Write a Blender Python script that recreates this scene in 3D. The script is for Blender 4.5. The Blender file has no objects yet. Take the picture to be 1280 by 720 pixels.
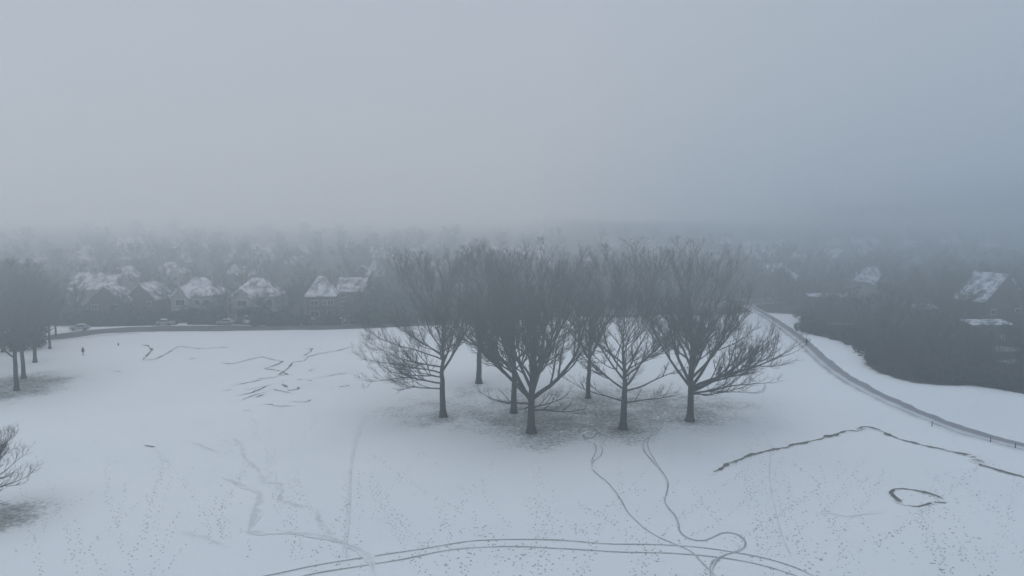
import bpy, math, random
import numpy as np
from mathutils import Vector, Matrix

random.seed(7)
rng = np.random.default_rng(11)
sc = bpy.context.scene
col = sc.collection
PI = math.pi
R = math.radians

# ------------------------------------------------------------------ camera
F = 914.0                       # focal length in pixels of the 1280-wide photograph
PITCH = math.atan(90 / F)
CAM_H = 28.0
cam = bpy.data.cameras.new('camera')
co = bpy.data.objects.new('camera', cam)
col.objects.link(co)
sc.camera = co
cam.sensor_width = 36
cam.lens = 36 * F / 1280
cam.clip_end = 6000
co.location = (0, 0, CAM_H)
co.rotation_euler = (PI / 2 - PITCH, 0, 0)


# ------------------------------------------------------------------ terrain
def sstep(a, b, x):
    t = np.clip((np.asarray(x, float) - a) / (b - a), 0, 1)
    return t * t * (3 - 2 * t)


def terrain(x, y):
    x = np.asarray(x, float); y = np.asarray(y, float)
    s = np.maximum(0, y - 195 - 0.12 * np.maximum(0, x))
    rise = 0.034 * (np.sqrt(s * s + 400) - 20)
    rise = 20 * (1 - np.exp(-rise / 20)) * 1.15
    und = 0.16 * np.sin(x * 0.11 + 1.3) * np.sin(y * 0.09 + 0.4) + 0.10 * np.sin(x * 0.043 + y * 0.061)
    return rise + und


def unproj(px, py):
    """pixel of the photograph -> point on the ground"""
    dx, dy, dz = (px - 640) / F, -(py - 360) / F, -1.0
    c, s = math.cos(PITCH), math.sin(PITCH)
    d = np.array([dx, c * 1.0 + s * dy, -s * 1.0 + c * dy])
    z = 0.0
    for _ in range(40):
        t = (CAM_H - z) / max(1e-4, -d[2])
        p = d * t
        z = 0.6 * z + 0.4 * float(terrain(p[0], p[1]))
    return float(p[0]), float(p[1])


def at(px, d):
    """image column px at ground distance d"""
    y = d
    return (px - 640) / F * y * 1.0, y


# ------------------------------------------------------------------ materials
def new_mat(name):
    m = bpy.data.materials.new(name)
    m.use_nodes = True
    nt = m.node_tree
    b = nt.nodes['Principled BSDF']
    b.inputs['Roughness'].default_value = 0.9
    b.inputs['Specular IOR Level'].default_value = 0.2
    return m, nt, b


def N(nt, t, **kw):
    n = nt.nodes.new(t)
    for k, v in kw.items():
        if k.startswith('i_'):
            n.inputs[k[2:]].default_value = v
        else:
            setattr(n, k, v)
    return n


def noise(nt, vec, scale, detail=4, rough=0.55):
    n = N(nt, 'ShaderNodeTexNoise')
    n.inputs['Scale'].default_value = scale
    n.inputs['Detail'].default_value = detail
    n.inputs['Roughness'].default_value = rough
    nt.links.new(vec, n.inputs['Vector'])
    return n.outputs['Fac']


def ramp(nt, fac, a, b, ca=(0, 0, 0, 1), cb=(1, 1, 1, 1)):
    r = N(nt, 'ShaderNodeValToRGB')
    r.color_ramp.elements[0].position = a; r.color_ramp.elements[0].color = ca
    r.color_ramp.elements[1].position = b; r.color_ramp.elements[1].color = cb
    nt.links.new(fac, r.inputs['Fac'])
    return r.outputs['Color']


def mix(nt, fac, a, b):
    n = N(nt, 'ShaderNodeMix', data_type='RGBA')
    for s, v in ((0, fac), (6, a), (7, b)):
        if hasattr(v, 'is_linked') or hasattr(v, 'links'):
            nt.links.new(v, n.inputs[s])
        else:
            n.inputs[s].default_value = v
    return n.outputs[2]


def math_(nt, op, a, b):
    n = N(nt, 'ShaderNodeMath', operation=op)
    for s, v in ((0, a), (1, b)):
        if hasattr(v, 'links'):
            nt.links.new(v, n.inputs[s])
        else:
            n.inputs[s].default_value = v
    return n.outputs[0]


SNOW_A, SNOW_B = (0.81, 0.865, 0.875, 1), (0.905, 0.945, 0.945, 1)
GRASS_A, GRASS_B = (0.045, 0.05, 0.035, 1), (0.10, 0.10, 0.07, 1)


def snow_nodes(nt, vec):
    big = noise(nt, vec, 0.035, 5, 0.6)
    fine = noise(nt, vec, 2.6, 6, 0.75)
    c = mix(nt, ramp(nt, big, 0.3, 0.75), SNOW_A, SNOW_B)
    spk = ramp(nt, fine, 0.60, 0.80)                      # grass tips poking through
    area = ramp(nt, noise(nt, vec, 0.07, 3), 0.42, 0.68)
    return mix(nt, math_(nt, 'MULTIPLY', math_(nt, 'MULTIPLY', spk, area), 0.75), c, (0.2, 0.21, 0.19, 1))


def grass_nodes(nt, vec):
    return mix(nt, noise(nt, vec, 2.5, 5), GRASS_A, GRASS_B)


def geo(nt):
    return N(nt, 'ShaderNodeNewGeometry').outputs['Position']


def make_ground_mat():
    m, nt, b = new_mat('snow_field')
    p = geo(nt)
    at_ = N(nt, 'ShaderNodeAttribute', attribute_name='bare').outputs['Fac']
    n1 = noise(nt, p, 1.9, 8, 0.8)
    n2 = noise(nt, p, 0.16, 5, 0.65)
    nn = math_(nt, 'ADD', math_(nt, 'MULTIPLY', n1, 0.62), math_(nt, 'MULTIPLY', n2, 0.38))
    thr = math_(nt, 'ADD', math_(nt, 'MULTIPLY', at_, 1.0), nn)
    fac = math_(nt, 'MULTIPLY', ramp(nt, thr, 0.74, 0.92), 0.85)
    thin = math_(nt, 'MULTIPLY', ramp(nt, at_, 0.0, 0.44), 0.42)
    lit = mix(nt, fac, mix(nt, thin, snow_nodes(nt, p), (0.36, 0.40, 0.40, 1)), grass_nodes(nt, p))
    wood = N(nt, 'ShaderNodeAttribute', attribute_name='litter').outputs['Fac']
    wf = ramp(nt, math_(nt, 'ADD', wood, math_(nt, 'MULTIPLY', math_(nt, 'SUBTRACT', n2, 0.5), 1.3)), 0.35, 0.55)
    lit = mix(nt, wf, lit, (0.03, 0.028, 0.024, 1))
    nt.links.new(lit, b.inputs['Base Color'])
    bump = N(nt, 'ShaderNodeBump'); bump.inputs['Strength'].default_value = 0.35; bump.inputs['Distance'].default_value = 0.2
    nt.links.new(noise(nt, p, 0.6, 6, 0.65), bump.inputs['Height'])
    nt.links.new(bump.outputs[0], b.inputs['Normal'])
    return m


def make_track_mat(name, dark_a, dark_b, strength=1.0, lo=0.25, hi=0.6):
    """snow at the edge of the ribbon, trodden or exposed ground along its middle"""
    m, nt, b = new_mat(name)
    p = geo(nt)
    k = N(nt, 'ShaderNodeAttribute', attribute_name='k').outputs['Fac']
    n1 = noise(nt, p, 3.0, 5, 0.7)
    n2 = noise(nt, p, 0.35, 3, 0.6)
    f = math_(nt, 'MULTIPLY', k, math_(nt, 'ADD', math_(nt, 'MULTIPLY', n1, 0.8), math_(nt, 'MULTIPLY', n2, 0.55)))
    f = math_(nt, 'MULTIPLY', ramp(nt, f, lo, hi), strength)
    c = mix(nt, f, snow_nodes(nt, p), mix(nt, noise(nt, p, 1.2, 4), dark_a, dark_b))
    nt.links.new(c, b.inputs['Base Color'])
    return m


def plain(name, a, bcol, scale=2.0, rough=0.85, detail=5):
    m, nt, b = new_mat(name)
    tc = N(nt, 'ShaderNodeTexCoord').outputs['Object']
    c = mix(nt, ramp(nt, noise(nt, tc, scale, detail, 0.65), 0.3, 0.7), a + (1,), bcol + (1,))
    nt.links.new(c, b.inputs['Base Color'])
    b.inputs['Roughness'].default_value = rough
    return m


def make_roof_mat(name, cover, slate=(0.05, 0.052, 0.06, 1)):
    m, nt, b = new_mat(name)
    tc = N(nt, 'ShaderNodeTexCoord').outputs['Object']
    oi = N(nt, 'ShaderNodeObjectInfo').outputs['Random']
    off = N(nt, 'ShaderNodeVectorMath', operation='ADD')
    cmb = N(nt, 'ShaderNodeCombineXYZ')
    nt.links.new(math_(nt, 'MULTIPLY', oi, 60.0), cmb.inputs[0])
    nt.links.new(tc, off.inputs[0]); nt.links.new(cmb.outputs[0], off.inputs[1])
    v = off.outputs[0]
    f = math_(nt, 'ADD', math_(nt, 'MULTIPLY', noise(nt, v, 0.5, 4), 0.55), math_(nt, 'MULTIPLY', noise(nt, v, 3.5, 4, 0.7), 0.45))
    w = N(nt, 'ShaderNodeTexWave', bands_direction='Z'); w.inputs['Scale'].default_value = 1.3
    nt.links.new(v, w.inputs['Vector'])
    f = math_(nt, 'ADD', f, math_(nt, 'MULTIPLY', w.outputs['Fac'], 0.06))
    fac = ramp(nt, f, cover - 0.07, cover + 0.09)
    nt.links.new(mix(nt, fac, slate, (0.80, 0.82, 0.85, 1)), b.inputs['Base Color'])
    return m


M = {}
M['ground'] = make_ground_mat()
M['snowball'] = make_track_mat('rolled_snow_trail', (0.05, 0.055, 0.04, 1), (0.11, 0.11, 0.08, 1), 0.92, 0.22, 0.5)
M['faint'] = make_track_mat('faint_trodden_snow', (0.36, 0.385, 0.39, 1), (0.44, 0.465, 0.47, 1), 0.42, 0.3, 0.8)
M['tyre'] = make_track_mat('tyre_pressed_snow', (0.09, 0.095, 0.085, 1), (0.18, 0.185, 0.175, 1), 0.74, 0.25, 0.75)
M['path'] = make_track_mat('slushy_tarmac', (0.16, 0.165, 0.18, 1), (0.26, 0.27, 0.29, 1), 0.9, 0.1, 0.5)
M['road'] = make_track_mat('wet_road', (0.055, 0.057, 0.062, 1), (0.11, 0.113, 0.12, 1), 0.95, 0.12, 0.42)
M['print'] = plain('trodden_grass', (0.30, 0.315, 0.315), (0.56, 0.585, 0.595), 0.8)
M['bark'] = plain('bark', (0.030, 0.027, 0.025), (0.062, 0.056, 0.050), 3.0)
M['twig'] = plain('twig_bark', (0.028, 0.024, 0.023), (0.055, 0.047, 0.043), 1.0)
M['farbark'] = plain('wet_dark_bark', (0.022, 0.021, 0.021), (0.045, 0.041, 0.039), 1.0)
M['roof'] = make_roof_mat('snowy_slates', 0.505)
M['roofthin'] = make_roof_mat('thinly_snowed_slates', 0.52)
M['roofred'] = make_roof_mat('snowy_clay_tiles', 0.50, (0.12, 0.06, 0.045, 1))
M['brick'] = plain('red_brick', (0.16, 0.075, 0.055), (0.24, 0.12, 0.09), 6.0)
M['render'] = plain('grey_render', (0.30, 0.295, 0.285), (0.40, 0.39, 0.38), 1.5)
M['darkwall'] = plain('dark_brick', (0.07, 0.055, 0.05), (0.12, 0.095, 0.085), 5.0)
M['white'] = plain('white_paint', (0.68, 0.69, 0.70), (0.80, 0.80, 0.80), 2.0, 0.5)
M['glass'] = plain('dark_glass', (0.015, 0.017, 0.02), (0.03, 0.034, 0.04), 1.0, 0.12)
M['door'] = plain('painted_door', (0.04, 0.05, 0.06), (0.06, 0.07, 0.08), 2.0, 0.5)
M['stone'] = plain('chimney_brick', (0.10, 0.075, 0.06), (0.17, 0.13, 0.11), 6.0)
M['hedge'] = plain('evergreen_hedge', (0.018, 0.026, 0.016), (0.045, 0.055, 0.035), 2.0)
M['metal'] = plain('galvanised_metal', (0.13, 0.135, 0.14), (0.20, 0.205, 0.21), 4.0, 0.5)
M['wood'] = plain('weathered_wood', (0.07, 0.055, 0.04), (0.12, 0.10, 0.08), 8.0)
M['snow'] = plain('fresh_snow', (0.72, 0.74, 0.77), (0.82, 0.84, 0.86), 1.0)
M['coat'] = plain('dark_coat', (0.018, 0.019, 0.024), (0.03, 0.03, 0.036), 4.0)
M['jeans'] = plain('dark_trousers', (0.02, 0.022, 0.03), (0.032, 0.036, 0.046), 4.0)
M['skin'] = plain('skin', (0.42, 0.27, 0.20), (0.48, 0.31, 0.24), 8.0, 0.6)
M['hair'] = plain('dark_hat', (0.02, 0.018, 0.018), (0.035, 0.03, 0.03), 8.0)
M['rubber'] = plain('rubber', (0.015, 0.015, 0.015), (0.03, 0.03, 0.03), 4.0)
M['carsilver'] = plain('silver_paint', (0.32, 0.33, 0.35), (0.38, 0.39, 0.41), 1.0, 0.35)
M['carblue'] = plain('dark_blue_paint', (0.02, 0.03, 0.06), (0.03, 0.042, 0.08), 1.0, 0.35)
M['carblack'] = plain('black_paint', (0.015, 0.015, 0.017), (0.025, 0.025, 0.028), 1.0, 0.35)
M['lamp'] = plain('headlight_lens', (0.5, 0.5, 0.5), (0.6, 0.6, 0.6), 4.0, 0.2)


# ------------------------------------------------------------------ mesh and object helpers
def mesh_np(name, V, Fq, material, smooth=False):
    """V (n,3), Fq (m,4) or (m,3) or list of faces"""
    me = bpy.data.meshes.new(name)
    V = np.asarray(V, np.float32)
    if isinstance(Fq, np.ndarray):
        k = Fq.shape[1]
        me.vertices.add(len(V)); me.vertices.foreach_set('co', V.ravel())
        me.loops.add(Fq.size); me.loops.foreach_set('vertex_index', Fq.astype(np.int32).ravel())
        me.polygons.add(len(Fq))
        me.polygons.foreach_set('loop_start', np.arange(0, Fq.size, k, dtype=np.int32))
        me.polygons.foreach_set('loop_total', np.full(len(Fq), k, np.int32))
        me.update(calc_edges=True)
    else:
        me.from_pydata([tuple(map(float, v)) for v in V], [], [tuple(f) for f in Fq])
        me.update()
    if smooth:
        me.polygons.foreach_set('use_smooth', np.ones(len(me.polygons), bool))
    if material is not None:
        me.materials.append(material)
    return me


def link(name, data, parent=None):
    o = bpy.data.objects.new(name, data)
    col.objects.link(o)
    if parent is not None:
        o.parent = parent
    return o


def tag(o, label=None, cat=None, group=None, kind=None):
    if label: o['label'] = label
    if cat: o['category'] = cat
    if group: o['group'] = group
    if kind: o['kind'] = kind
    return o


def thing(name, label, cat, loc, rz=0.0, group=None):
    o = link(name, None)
    o.location = loc
    o.rotation_euler = (0, 0, rz)
    return tag(o, label, cat, group)


def copy_tree(o, parent=None, kids={}):
    c = o.copy()
    col.objects.link(c)
    if parent is not None:
        c.parent = parent
    for ch in KIDS.get(o.name, []):
        copy_tree(ch, c)
    return c


KIDS = {}


def index_kids(o):
    KIDS[o.name] = list(o.children)
    for c in o.children:
        index_kids(c)


class MB:
    def __init__(self):
        self.v, self.f = [], []

    def poly(self, vs, fs):
        n = len(self.v)
        self.v += [tuple(p) for p in vs]
        self.f += [tuple(i + n for i in f) for f in fs]

    def box(self, x0, x1, y0, y1, z0, z1):
        self.poly([(x0, y0, z0), (x1, y0, z0), (x1, y1, z0), (x0, y1, z0), (x0, y0, z1), (x1, y0, z1), (x1, y1, z1), (x0, y1, z1)],
                  [(0, 3, 2, 1), (4, 5, 6, 7), (0, 1, 5, 4), (1, 2, 6, 5), (2, 3, 7, 6), (3, 0, 4, 7)])

    def tube(self, pts, rad, sides=8, cap=True):
        pts = [Vector(p) for p in pts]
        rings = []
        for i, p in enumerate(pts):
            t = (pts[min(i + 1, len(pts) - 1)] - pts[max(i - 1, 0)]).normalized()
            ref = Vector((1, 0, 0)) if abs(t.x) < 0.8 else Vector((0, 1, 0))
            u = t.cross(ref).normalized(); w = t.cross(u)
            r = rad[i] if hasattr(rad, '__len__') else rad
            rings.append([p + (u * math.cos(2 * PI * k / sides) + w * math.sin(2 * PI * k / sides)) * r for k in range(sides)])
        n = len(self.v)
        for rg in rings:
            self.v += [tuple(q) for q in rg]
        for i in range(len(pts) - 1):
            for k in range(sides):
                a, b_ = n + i * sides + k, n + i * sides + (k + 1) % sides
                self.f.append((a, b_, b_ + sides, a + sides))
        if cap:
            self.f.append(tuple(n + k for k in reversed(range(sides))))
            self.f.append(tuple(n + (len(pts) - 1) * sides + k for k in range(sides)))

    def prism(self, prof, x0, x1, axis='x'):
        """closed profile extruded; axis x: profile (y,z); axis y: profile (x,z)"""
        k = len(prof)
        mk = (lambda a, p: (a, p[0], p[1])) if axis == 'x' else (lambda a, p: (p[0], a, p[1]))
        vs = [mk(x0, p) for p in prof] + [mk(x1, p) for p in prof]
        fs = [tuple(range(k)), tuple(range(2 * k - 1, k - 1, -1))]
        fs += [(i, i + k, (i + 1) % k + k, (i + 1) % k) for i in range(k)]
        self.poly(vs, fs)

    def mesh(self, name, m, bevel=0.0):
        import bmesh
        me = mesh_np(name, self.v, self.f, m)
        bm = bmesh.new(); bm.from_mesh(me)
        bmesh.ops.recalc_face_normals(bm, faces=bm.faces)
        if bevel:
            bmesh.ops.bevel(bm, geom=list(bm.edges), offset=bevel, segments=2, affect='EDGES', profile=0.6)
        bm.to_mesh(me); bm.free()
        return me

    def build(self, name, m, parent=None, bevel=0.0):
        return link(name, self.mesh(name, m, bevel), parent)


def gz(x, y):
    return float(terrain(x, y))


# ------------------------------------------------------------------ tree growth
def norm(a):
    return a / np.maximum(1e-9, np.linalg.norm(a, axis=-1, keepdims=True))


def tubes(P, Rr, sides):
    """P (B,n,3) polylines, Rr (B,n) radii -> V, quads"""
    B, n, _ = P.shape
    T = np.empty_like(P)
    T[:, 1:-1] = P[:, 2:] - P[:, :-2]
    T[:, 0] = P[:, 1] - P[:, 0]; T[:, -1] = P[:, -1] - P[:, -2]
    T = norm(T)
    d0 = norm(P[:, -1] - P[:, 0])
    ref = np.where(np.abs(d0[:, 2:3]) < 0.8, np.array([[0, 0, 1.0]]), np.array([[1.0, 0, 0]]))
    U = norm(np.cross(T, ref[:, None, :])); W = np.cross(T, U)
    a = np.arange(sides) * 2 * PI / sides
    V = P[:, :, None, :] + Rr[:, :, None, None] * (np.cos(a)[None, None, :, None] * U[:, :, None, :] + np.sin(a)[None, None, :, None] * W[:, :, None, :])
    idx = np.arange(B * n * sides).reshape(B, n, sides)
    q = np.stack([idx[:, :-1, :], np.roll(idx, -1, 2)[:, :-1, :], np.roll(idx, -1, 2)[:, 1:, :], idx[:, 1:, :]], -1)
    return V.reshape(-1, 3), q.reshape(-1, 4)


def grow(start, d0, L, r0, n, trop, jit, taper=0.25, g=rng):
    """vectorised branches: start (B,3), d0 (B,3), L (B,), r0 (B,), trop (B,) pull upward per unit of length"""
    B = len(start)
    P = np.empty((B, n, 3)); P[:, 0] = start
    d = norm(d0)
    step = (L / (n - 1))[:, None]
    for i in range(1, n):
        d = norm(d + np.array([0, 0, 1.0]) * (trop / (n - 1))[:, None] + g.normal(0, jit, (B, 3)))
        P[:, i] = P[:, i - 1] + d * step
    t = np.linspace(0, 1, n)[None, :]
    Rr = r0[:, None] * ((1 - t) + taper * t)
    return P, Rr


def spawn(P, Rr, cnt, t0, t1, ang, lf, n, trop, jit, rf, rmin, lmin, g, planar=0.0):
    B, m, _ = P.shape
    Lp = np.linalg.norm(np.diff(P, axis=1), axis=2).sum(1)
    # longer branches carry more twigs
    reps = np.maximum(1, np.round(cnt * Lp / np.mean(Lp))).astype(int)
    bi = np.repeat(np.arange(B), reps)
    K = len(bi)
    t = t0 + (t1 - t0) * g.random(K) ** 0.85
    x = t * (m - 1); i0 = np.minimum(x.astype(int), m - 2); f = (x - i0)[:, None]
    s = P[bi, i0] * (1 - f) + P[bi, i0 + 1] * f
    rp = Rr[bi, i0] * (1 - f[:, 0]) + Rr[bi, i0 + 1] * f[:, 0]
    T = norm(P[bi, i0 + 1] - P[bi, i0])
    q = g.normal(0, 1, (K, 3)); q = q - (q * T).sum(1, keepdims=True) * T
    q[:, 2] *= (1 - planar)
    q = norm(q)
    a = np.radians(g.normal(ang, 9, K))[:, None]
    d = T * np.cos(a) + q * np.sin(a)
    L = np.maximum(lmin, lf * Lp[bi] * (1 - 0.62 * t) * g.uniform(0.6, 1.25, K))
    r = np.maximum(rmin, np.minimum(rp * rf, 0.022 * L + rmin * 0.6))
    return grow(s, d, L, r, n, np.full(K, trop), jit, 0.3, g)


def make_tree_meshes(seed, H, r0, limbs, lean=(0, 0), wander=0.075, counts=(11, 10, 7), top=0.74, sides=(12, 7, 4, 3, 3), twig_r=(0.029, 0.012, 0.007), scale_top=True, bark=None, twig=None, up=(0.95, 0.7, 0.5), branch_len=0.6):
    """limbs: list of (height, azimuth deg, elevation deg, length, upward pull, radius factor)"""
    g = np.random.default_rng(seed)
    n = 16
    tr = np.zeros((1, n, 3)); w = np.zeros(2)
    for i in range(n):
        t = i / (n - 1)
        w = w + g.normal(0, wander, 2) * (0.3 + t)
        tr[0, i] = (lean[0] * t * H * 0.5 + w[0], lean[1] * t * H * 0.5 + w[1], t * H * top)
    tr[0, 0, 2] = -0.3
    t = np.linspace(0, 1, n)
    low = min(l[0] for l in limbs) / (H * top)
    rad = r0 * np.where(t < low, 1 - 0.22 * t / max(low, .01), 0.78 * (1 - (t - low) / (1 - low)) ** 1.1 + 0.02)
    # root flare
    ext = tr[0, 0] * 0.85 + tr[0, 1] * 0.15
    P0 = np.concatenate([tr[0, :1], ext[None], tr[0, 1:]])[None]
    P0[0, 1, 2] = 0.35
    R0 = np.concatenate([[r0 * 1.75, r0 * 1.22], rad[1:]])[None]
    Vt, Ft = tubes(P0, R0, sides[0])
    S, D, L, RR, TR = [], [], [], [], []
    for (h, az, el, ln, tp, rf) in limbs:
        x = h / (H * top) * (n - 1); i0 = min(int(x), n - 2); f = x - i0
        S.append(tr[0, i0] * (1 - f) + tr[0, i0 + 1] * f)
        D.append((math.cos(R(az)) * math.cos(R(el)), math.sin(R(az)) * math.cos(R(el)), math.sin(R(el))))
        L.append(ln); RR.append(max(0.045, 1.22 * rf * (rad[i0] * (1 - f) + rad[i0 + 1] * f))); TR.append(tp)
    P1, R1 = grow(np.array(S), np.array(D), np.array(L), np.array(RR), 12, np.array(TR), 0.085, 0.12, g)
    # the limbs and the upper trunk carry the branches
    src = np.concatenate([P1, P0[:, 5:, :]], 0) if P0[:, 5:].shape[1] == 12 else P1
    srcR = np.concatenate([R1, R0[:, 5:]], 0) if P0[:, 5:].shape[1] == 12 else R1
    P2, R2 = spawn(src, srcR, counts[0], 0.14, 0.98, 32, branch_len, 8, up[0], 0.06, 0.62, twig_r[0], 1.2, g)
    P3, R3 = spawn(P2, R2, counts[1], 0.15, 1.0, 42, 0.46, 6, up[1], 0.06, 0.6, twig_r[1], 0.7, g)
    P4, R4 = spawn(P3, R3, counts[2], 0.15, 1.0, 36, 0.55, 4, up[2], 0.07, 0.7, twig_r[2], 0.4, g)
    Vs, Fs, off = [], [], 0
    for (P, Q, sd) in ((P1, R1, sides[1]), (P2, R2, sides[2]), (P3, R3, sides[3]), (P4, R4, sides[4])):
        V, Fq = tubes(P, Q, sd)
        Vs.append(V); Fs.append(Fq + off); off += len(V)
    Vc = np.concatenate(Vs); Fc = np.concatenate(Fs)
    if scale_top:
        s = H * .96 / max(1e-3, np.percentile(Vc[:, 2], 97))
        Vc[:, 2] *= s; hi = Vc[:, 2] > .84 * H
        Vc[hi, 2] = .84 * H + .2 * H * np.tanh((Vc[hi, 2] - .84 * H) / (.2 * H)); Vt[:, 2] = np.where(Vt[:, 2] > 0, Vt[:, 2] * s, Vt[:, 2])
    mt = mesh_np('trunk', Vt, Ft, bark or M['bark'], True)
    mc = mesh_np('crown', Vc, Fc, twig or M['twig'], True)
    return mt, mc


def random_limbs(g, H, n, h0=0.24, h1=0.72, spread=1.0, bias=None, bias_w=0.0, el0=28, el1=66, up0=0.5, up1=0.9):
    out = []
    az = g.uniform(0, 360)
    for i in range(n):
        f = i / max(1, n - 1)
        az += 137.5 + g.normal(0, 16)
        h = H * (h0 + (h1 - h0) * f ** 0.9) + g.normal(0, 0.25)
        el = el0 + (el1 - 14 - el0) * f + g.normal(0, 7)
        ln = H * spread * (0.50 - 0.07 * f) * g.uniform(0.85, 1.15)
        if bias is not None:
            c = math.cos(R(az - bias))
            ln *= 1 + bias_w * c
        out.append((h, az, el, ln, 0.7 * (up0 + (up1 - up0) * f), g.uniform(0.38, 0.55) * (1 - 0.2 * f)))
    return out


def place_tree(mt, mc, x, y, label, group=None, rz=0.0, s=1.0, name='bare_tree', z=None):
    o = thing(name, label, 'tree', (x, y, gz(x, y) if z is None else z), rz, group)
    o.scale = (s, s, s)
    link('trunk', mt, o); link('crown', mc, o)
    return o


bare_spots = []     # (x, y, radius, strength) patches of ground where the snow is thin

# ---- the seven large trees of the clump
def hero(px, py, H, r0, limbs_fn, label, seed, lean=(0, 0), **kw):
    x, y = unproj(px, py)
    g = np.random.default_rng(seed + 100)
    mt, mc = make_tree_meshes(seed, H, r0, limbs_fn(g, H), lean, **kw)
    place_tree(mt, mc, x, y, label, 'large trees of the clump in the snowy field')
    return x, y


def L_a(g, H):   # spreads to the left
    l = [(4.6, 192, 6, 8.5, .05, .28), (5.5, 185, 12, 10.5, .10, .36), (6.6, 215, 10, 9.5, .12, .32), (7.2, 172, 12, 11.5, .18, .38), (8.2, 200, 22, 11.5, .22, .42), (9.3, 165, 26, 12, .3, .44), (9.8, 188, 36, 11, .3, .42),
         (10.2, 190, 40, 10, .6, .45), (7.4, 20, 52, 13, .75, .58), (9.8, 340, 40, 6.5, .7, .36), (8.6, 95, 35, 8, .5, .38), (8.9, 265, 30, 8.5, .5, .4),
         (11, 215, 55, 10, .8, .5), (12, 130, 55, 10, .8, .5), (6.4, 150, 8, 8, .1, .25)]
    return l + random_limbs(g, H, 14, .44, .80, .92, 180, .12, 48, 76, .7, .9)


def L_b(g, H):
    return random_limbs(g, H, 20, .27, .80, .95, None, 0, 30, 72, .6, .9)


def L_c(g, H):
    return [(6.6, 170, 34, 11, .25, .4), (8.2, 200, 30, 8, .3, .36), (7.5, 330, 30, 7, .4, .34)] + random_limbs(g, H, 18, .34, .80, .95, 170, .2, 40, 74, .6, .9)


def L_d(g, H):   # several stems rising from one low fork
    l = [(4.9, 10, 44, 16.5, .75, .66), (4.6, 160, 56, 19, .35, .68), (5.0, 200, 44, 17, .45, .6), (5.2, 80, 62, 18, .3, .62), (5.4, 280, 60, 18.5, .3, .62),
         (5.9, 330, 56, 17, .4, .55), (6.2, 130, 58, 17, .35, .55), (6.6, 30, 60, 16, .4, .5), (7.2, 240, 62, 15, .4, .45), (7.8, 100, 64, 14, .4, .42), (3.3, 345, 4, 7.5, .3, .28), (3.6, 15, 12, 6, .3, .22), (4.1, 190, 16, 7.5, .3, .3), (3.9, 255, 14, 6, .3, .26)]
    return l + random_limbs(g, H, 10, .36, .76, 1.0, None, 0, 50, 74, .6, .9)


def L_e(g, H):
    return [(7.0, 165, 58, 13, .6, .6), (7.3, 20, 58, 13, .6, .58)] + random_limbs(g, H, 15, .34, .78, .85, None, 0, 44, 74, .6, .9)


def L_f(g, H):   # strong straight trunk with low sweeping branches
    l = [(4.4, 5, 20, 8, -.1, .3), (4.7, 178, 12, 8.5, .15, .3), (6.4, 350, 26, 10, .5, .38), (6.8, 170, 36, 11, .4, .4), (7.2, 20, 44, 11, .8, .42),
         (5.2, 260, 16, 7, .2, .26), (5.6, 80, 20, 8, .25, .28), (8.2, 185, 52, 13, .7, .48), (8.8, 340, 56, 13, .7, .46)]
    return l + random_limbs(g, H, 18, .36, .80, 1.1, None, 0, 44, 74, .5, .8)


def L_g(g, H):   # spreads to the right
    l = [(4.6, 8, 24, 15, .38, .58), (4.3, 352, 12, 11, .12, .34), (5.0, 355, 34, 15.5, .5, .58), (5.3, 12, 46, 15, .6, .56), (5.5, 180, 62, 15, .6, .58), (5.2, 160, 52, 13, .8, .5),
         (5.9, 270, 60, 15, .6, .56), (6.0, 75, 60, 15, .6, .56), (6.5, 335, 54, 15, .6, .52), (6.8, 30, 60, 14, .6, .5), (4.0, 20, 4, 9, .12, .24), (4.2, 335, 6, 9, .1, .24)]
    return l + random_limbs(g, H, 15, .36, .78, .92, 0, .12, 50, 78, .7, .9)


hs = []
hs.append(hero(554, 521, 24.2, .46, L_a, 'leafless tree at the left end of the clump, low branches sweeping left', 21, wander=.09))
hs.append(hero(599, 479, 24.4, .48, L_b, 'leafless tree with a stout trunk set furthest back in the clump', 22))
hs.append(hero(642, 516, 24.4, .44, L_c, 'leafless straight trunked tree just behind the forked tree of the clump', 23))
hs.append(hero(664, 541, 25.0, .55, L_d, 'leafless tree nearest the viewer, splitting into several rising stems low down', 24))
hs.append(hero(735, 498, 23.0, .36, L_e, 'slimmest leafless tree of the clump, between the two front trees', 25, wander=.08))
hs.append(hero(779, 536, 25.0, .50, L_f, 'leafless tree with a thick straight central trunk and low sweeping branches', 26))
hs.append(hero(862, 526, 25.0, .52, L_g, 'leafless tree at the right end of the clump, big limbs leaning right', 27))
for (x, y) in hs:
    bare_spots.append((x, y, 1.5, 0.45))
for (px, py, r, s) in ((664, 535, 8, .30), (700, 520, 7, .26), (730, 528, 7, .28), (779, 527, 7, .26), (690, 505, 9, .2), (860, 520, 7, .22), (905, 508, 7, .24), (935, 505, 5, .12), (545, 522, 8, .22), (510, 515, 7, .16), (600, 478, 9, .16),
                       (640, 500, 10, .16), (735, 495, 8, .18), (790, 490, 10, .16), (830, 500, 8, .18), (840, 545, 8, .10), (720, 555, 9, .10), (640, 560, 7, .12)):
    x, y = unproj(px, py)
    bare_spots.append((x, y, r, s))

for (px, py, r, s) in ((560, 500, 15, .10), (660, 510, 16, .10), (770, 512, 16, .10), (870, 508, 14, .10), (500, 500, 9, .08)):
    x, y = unproj(px, py)
    bare_spots.append((x, y, r, s))

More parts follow.
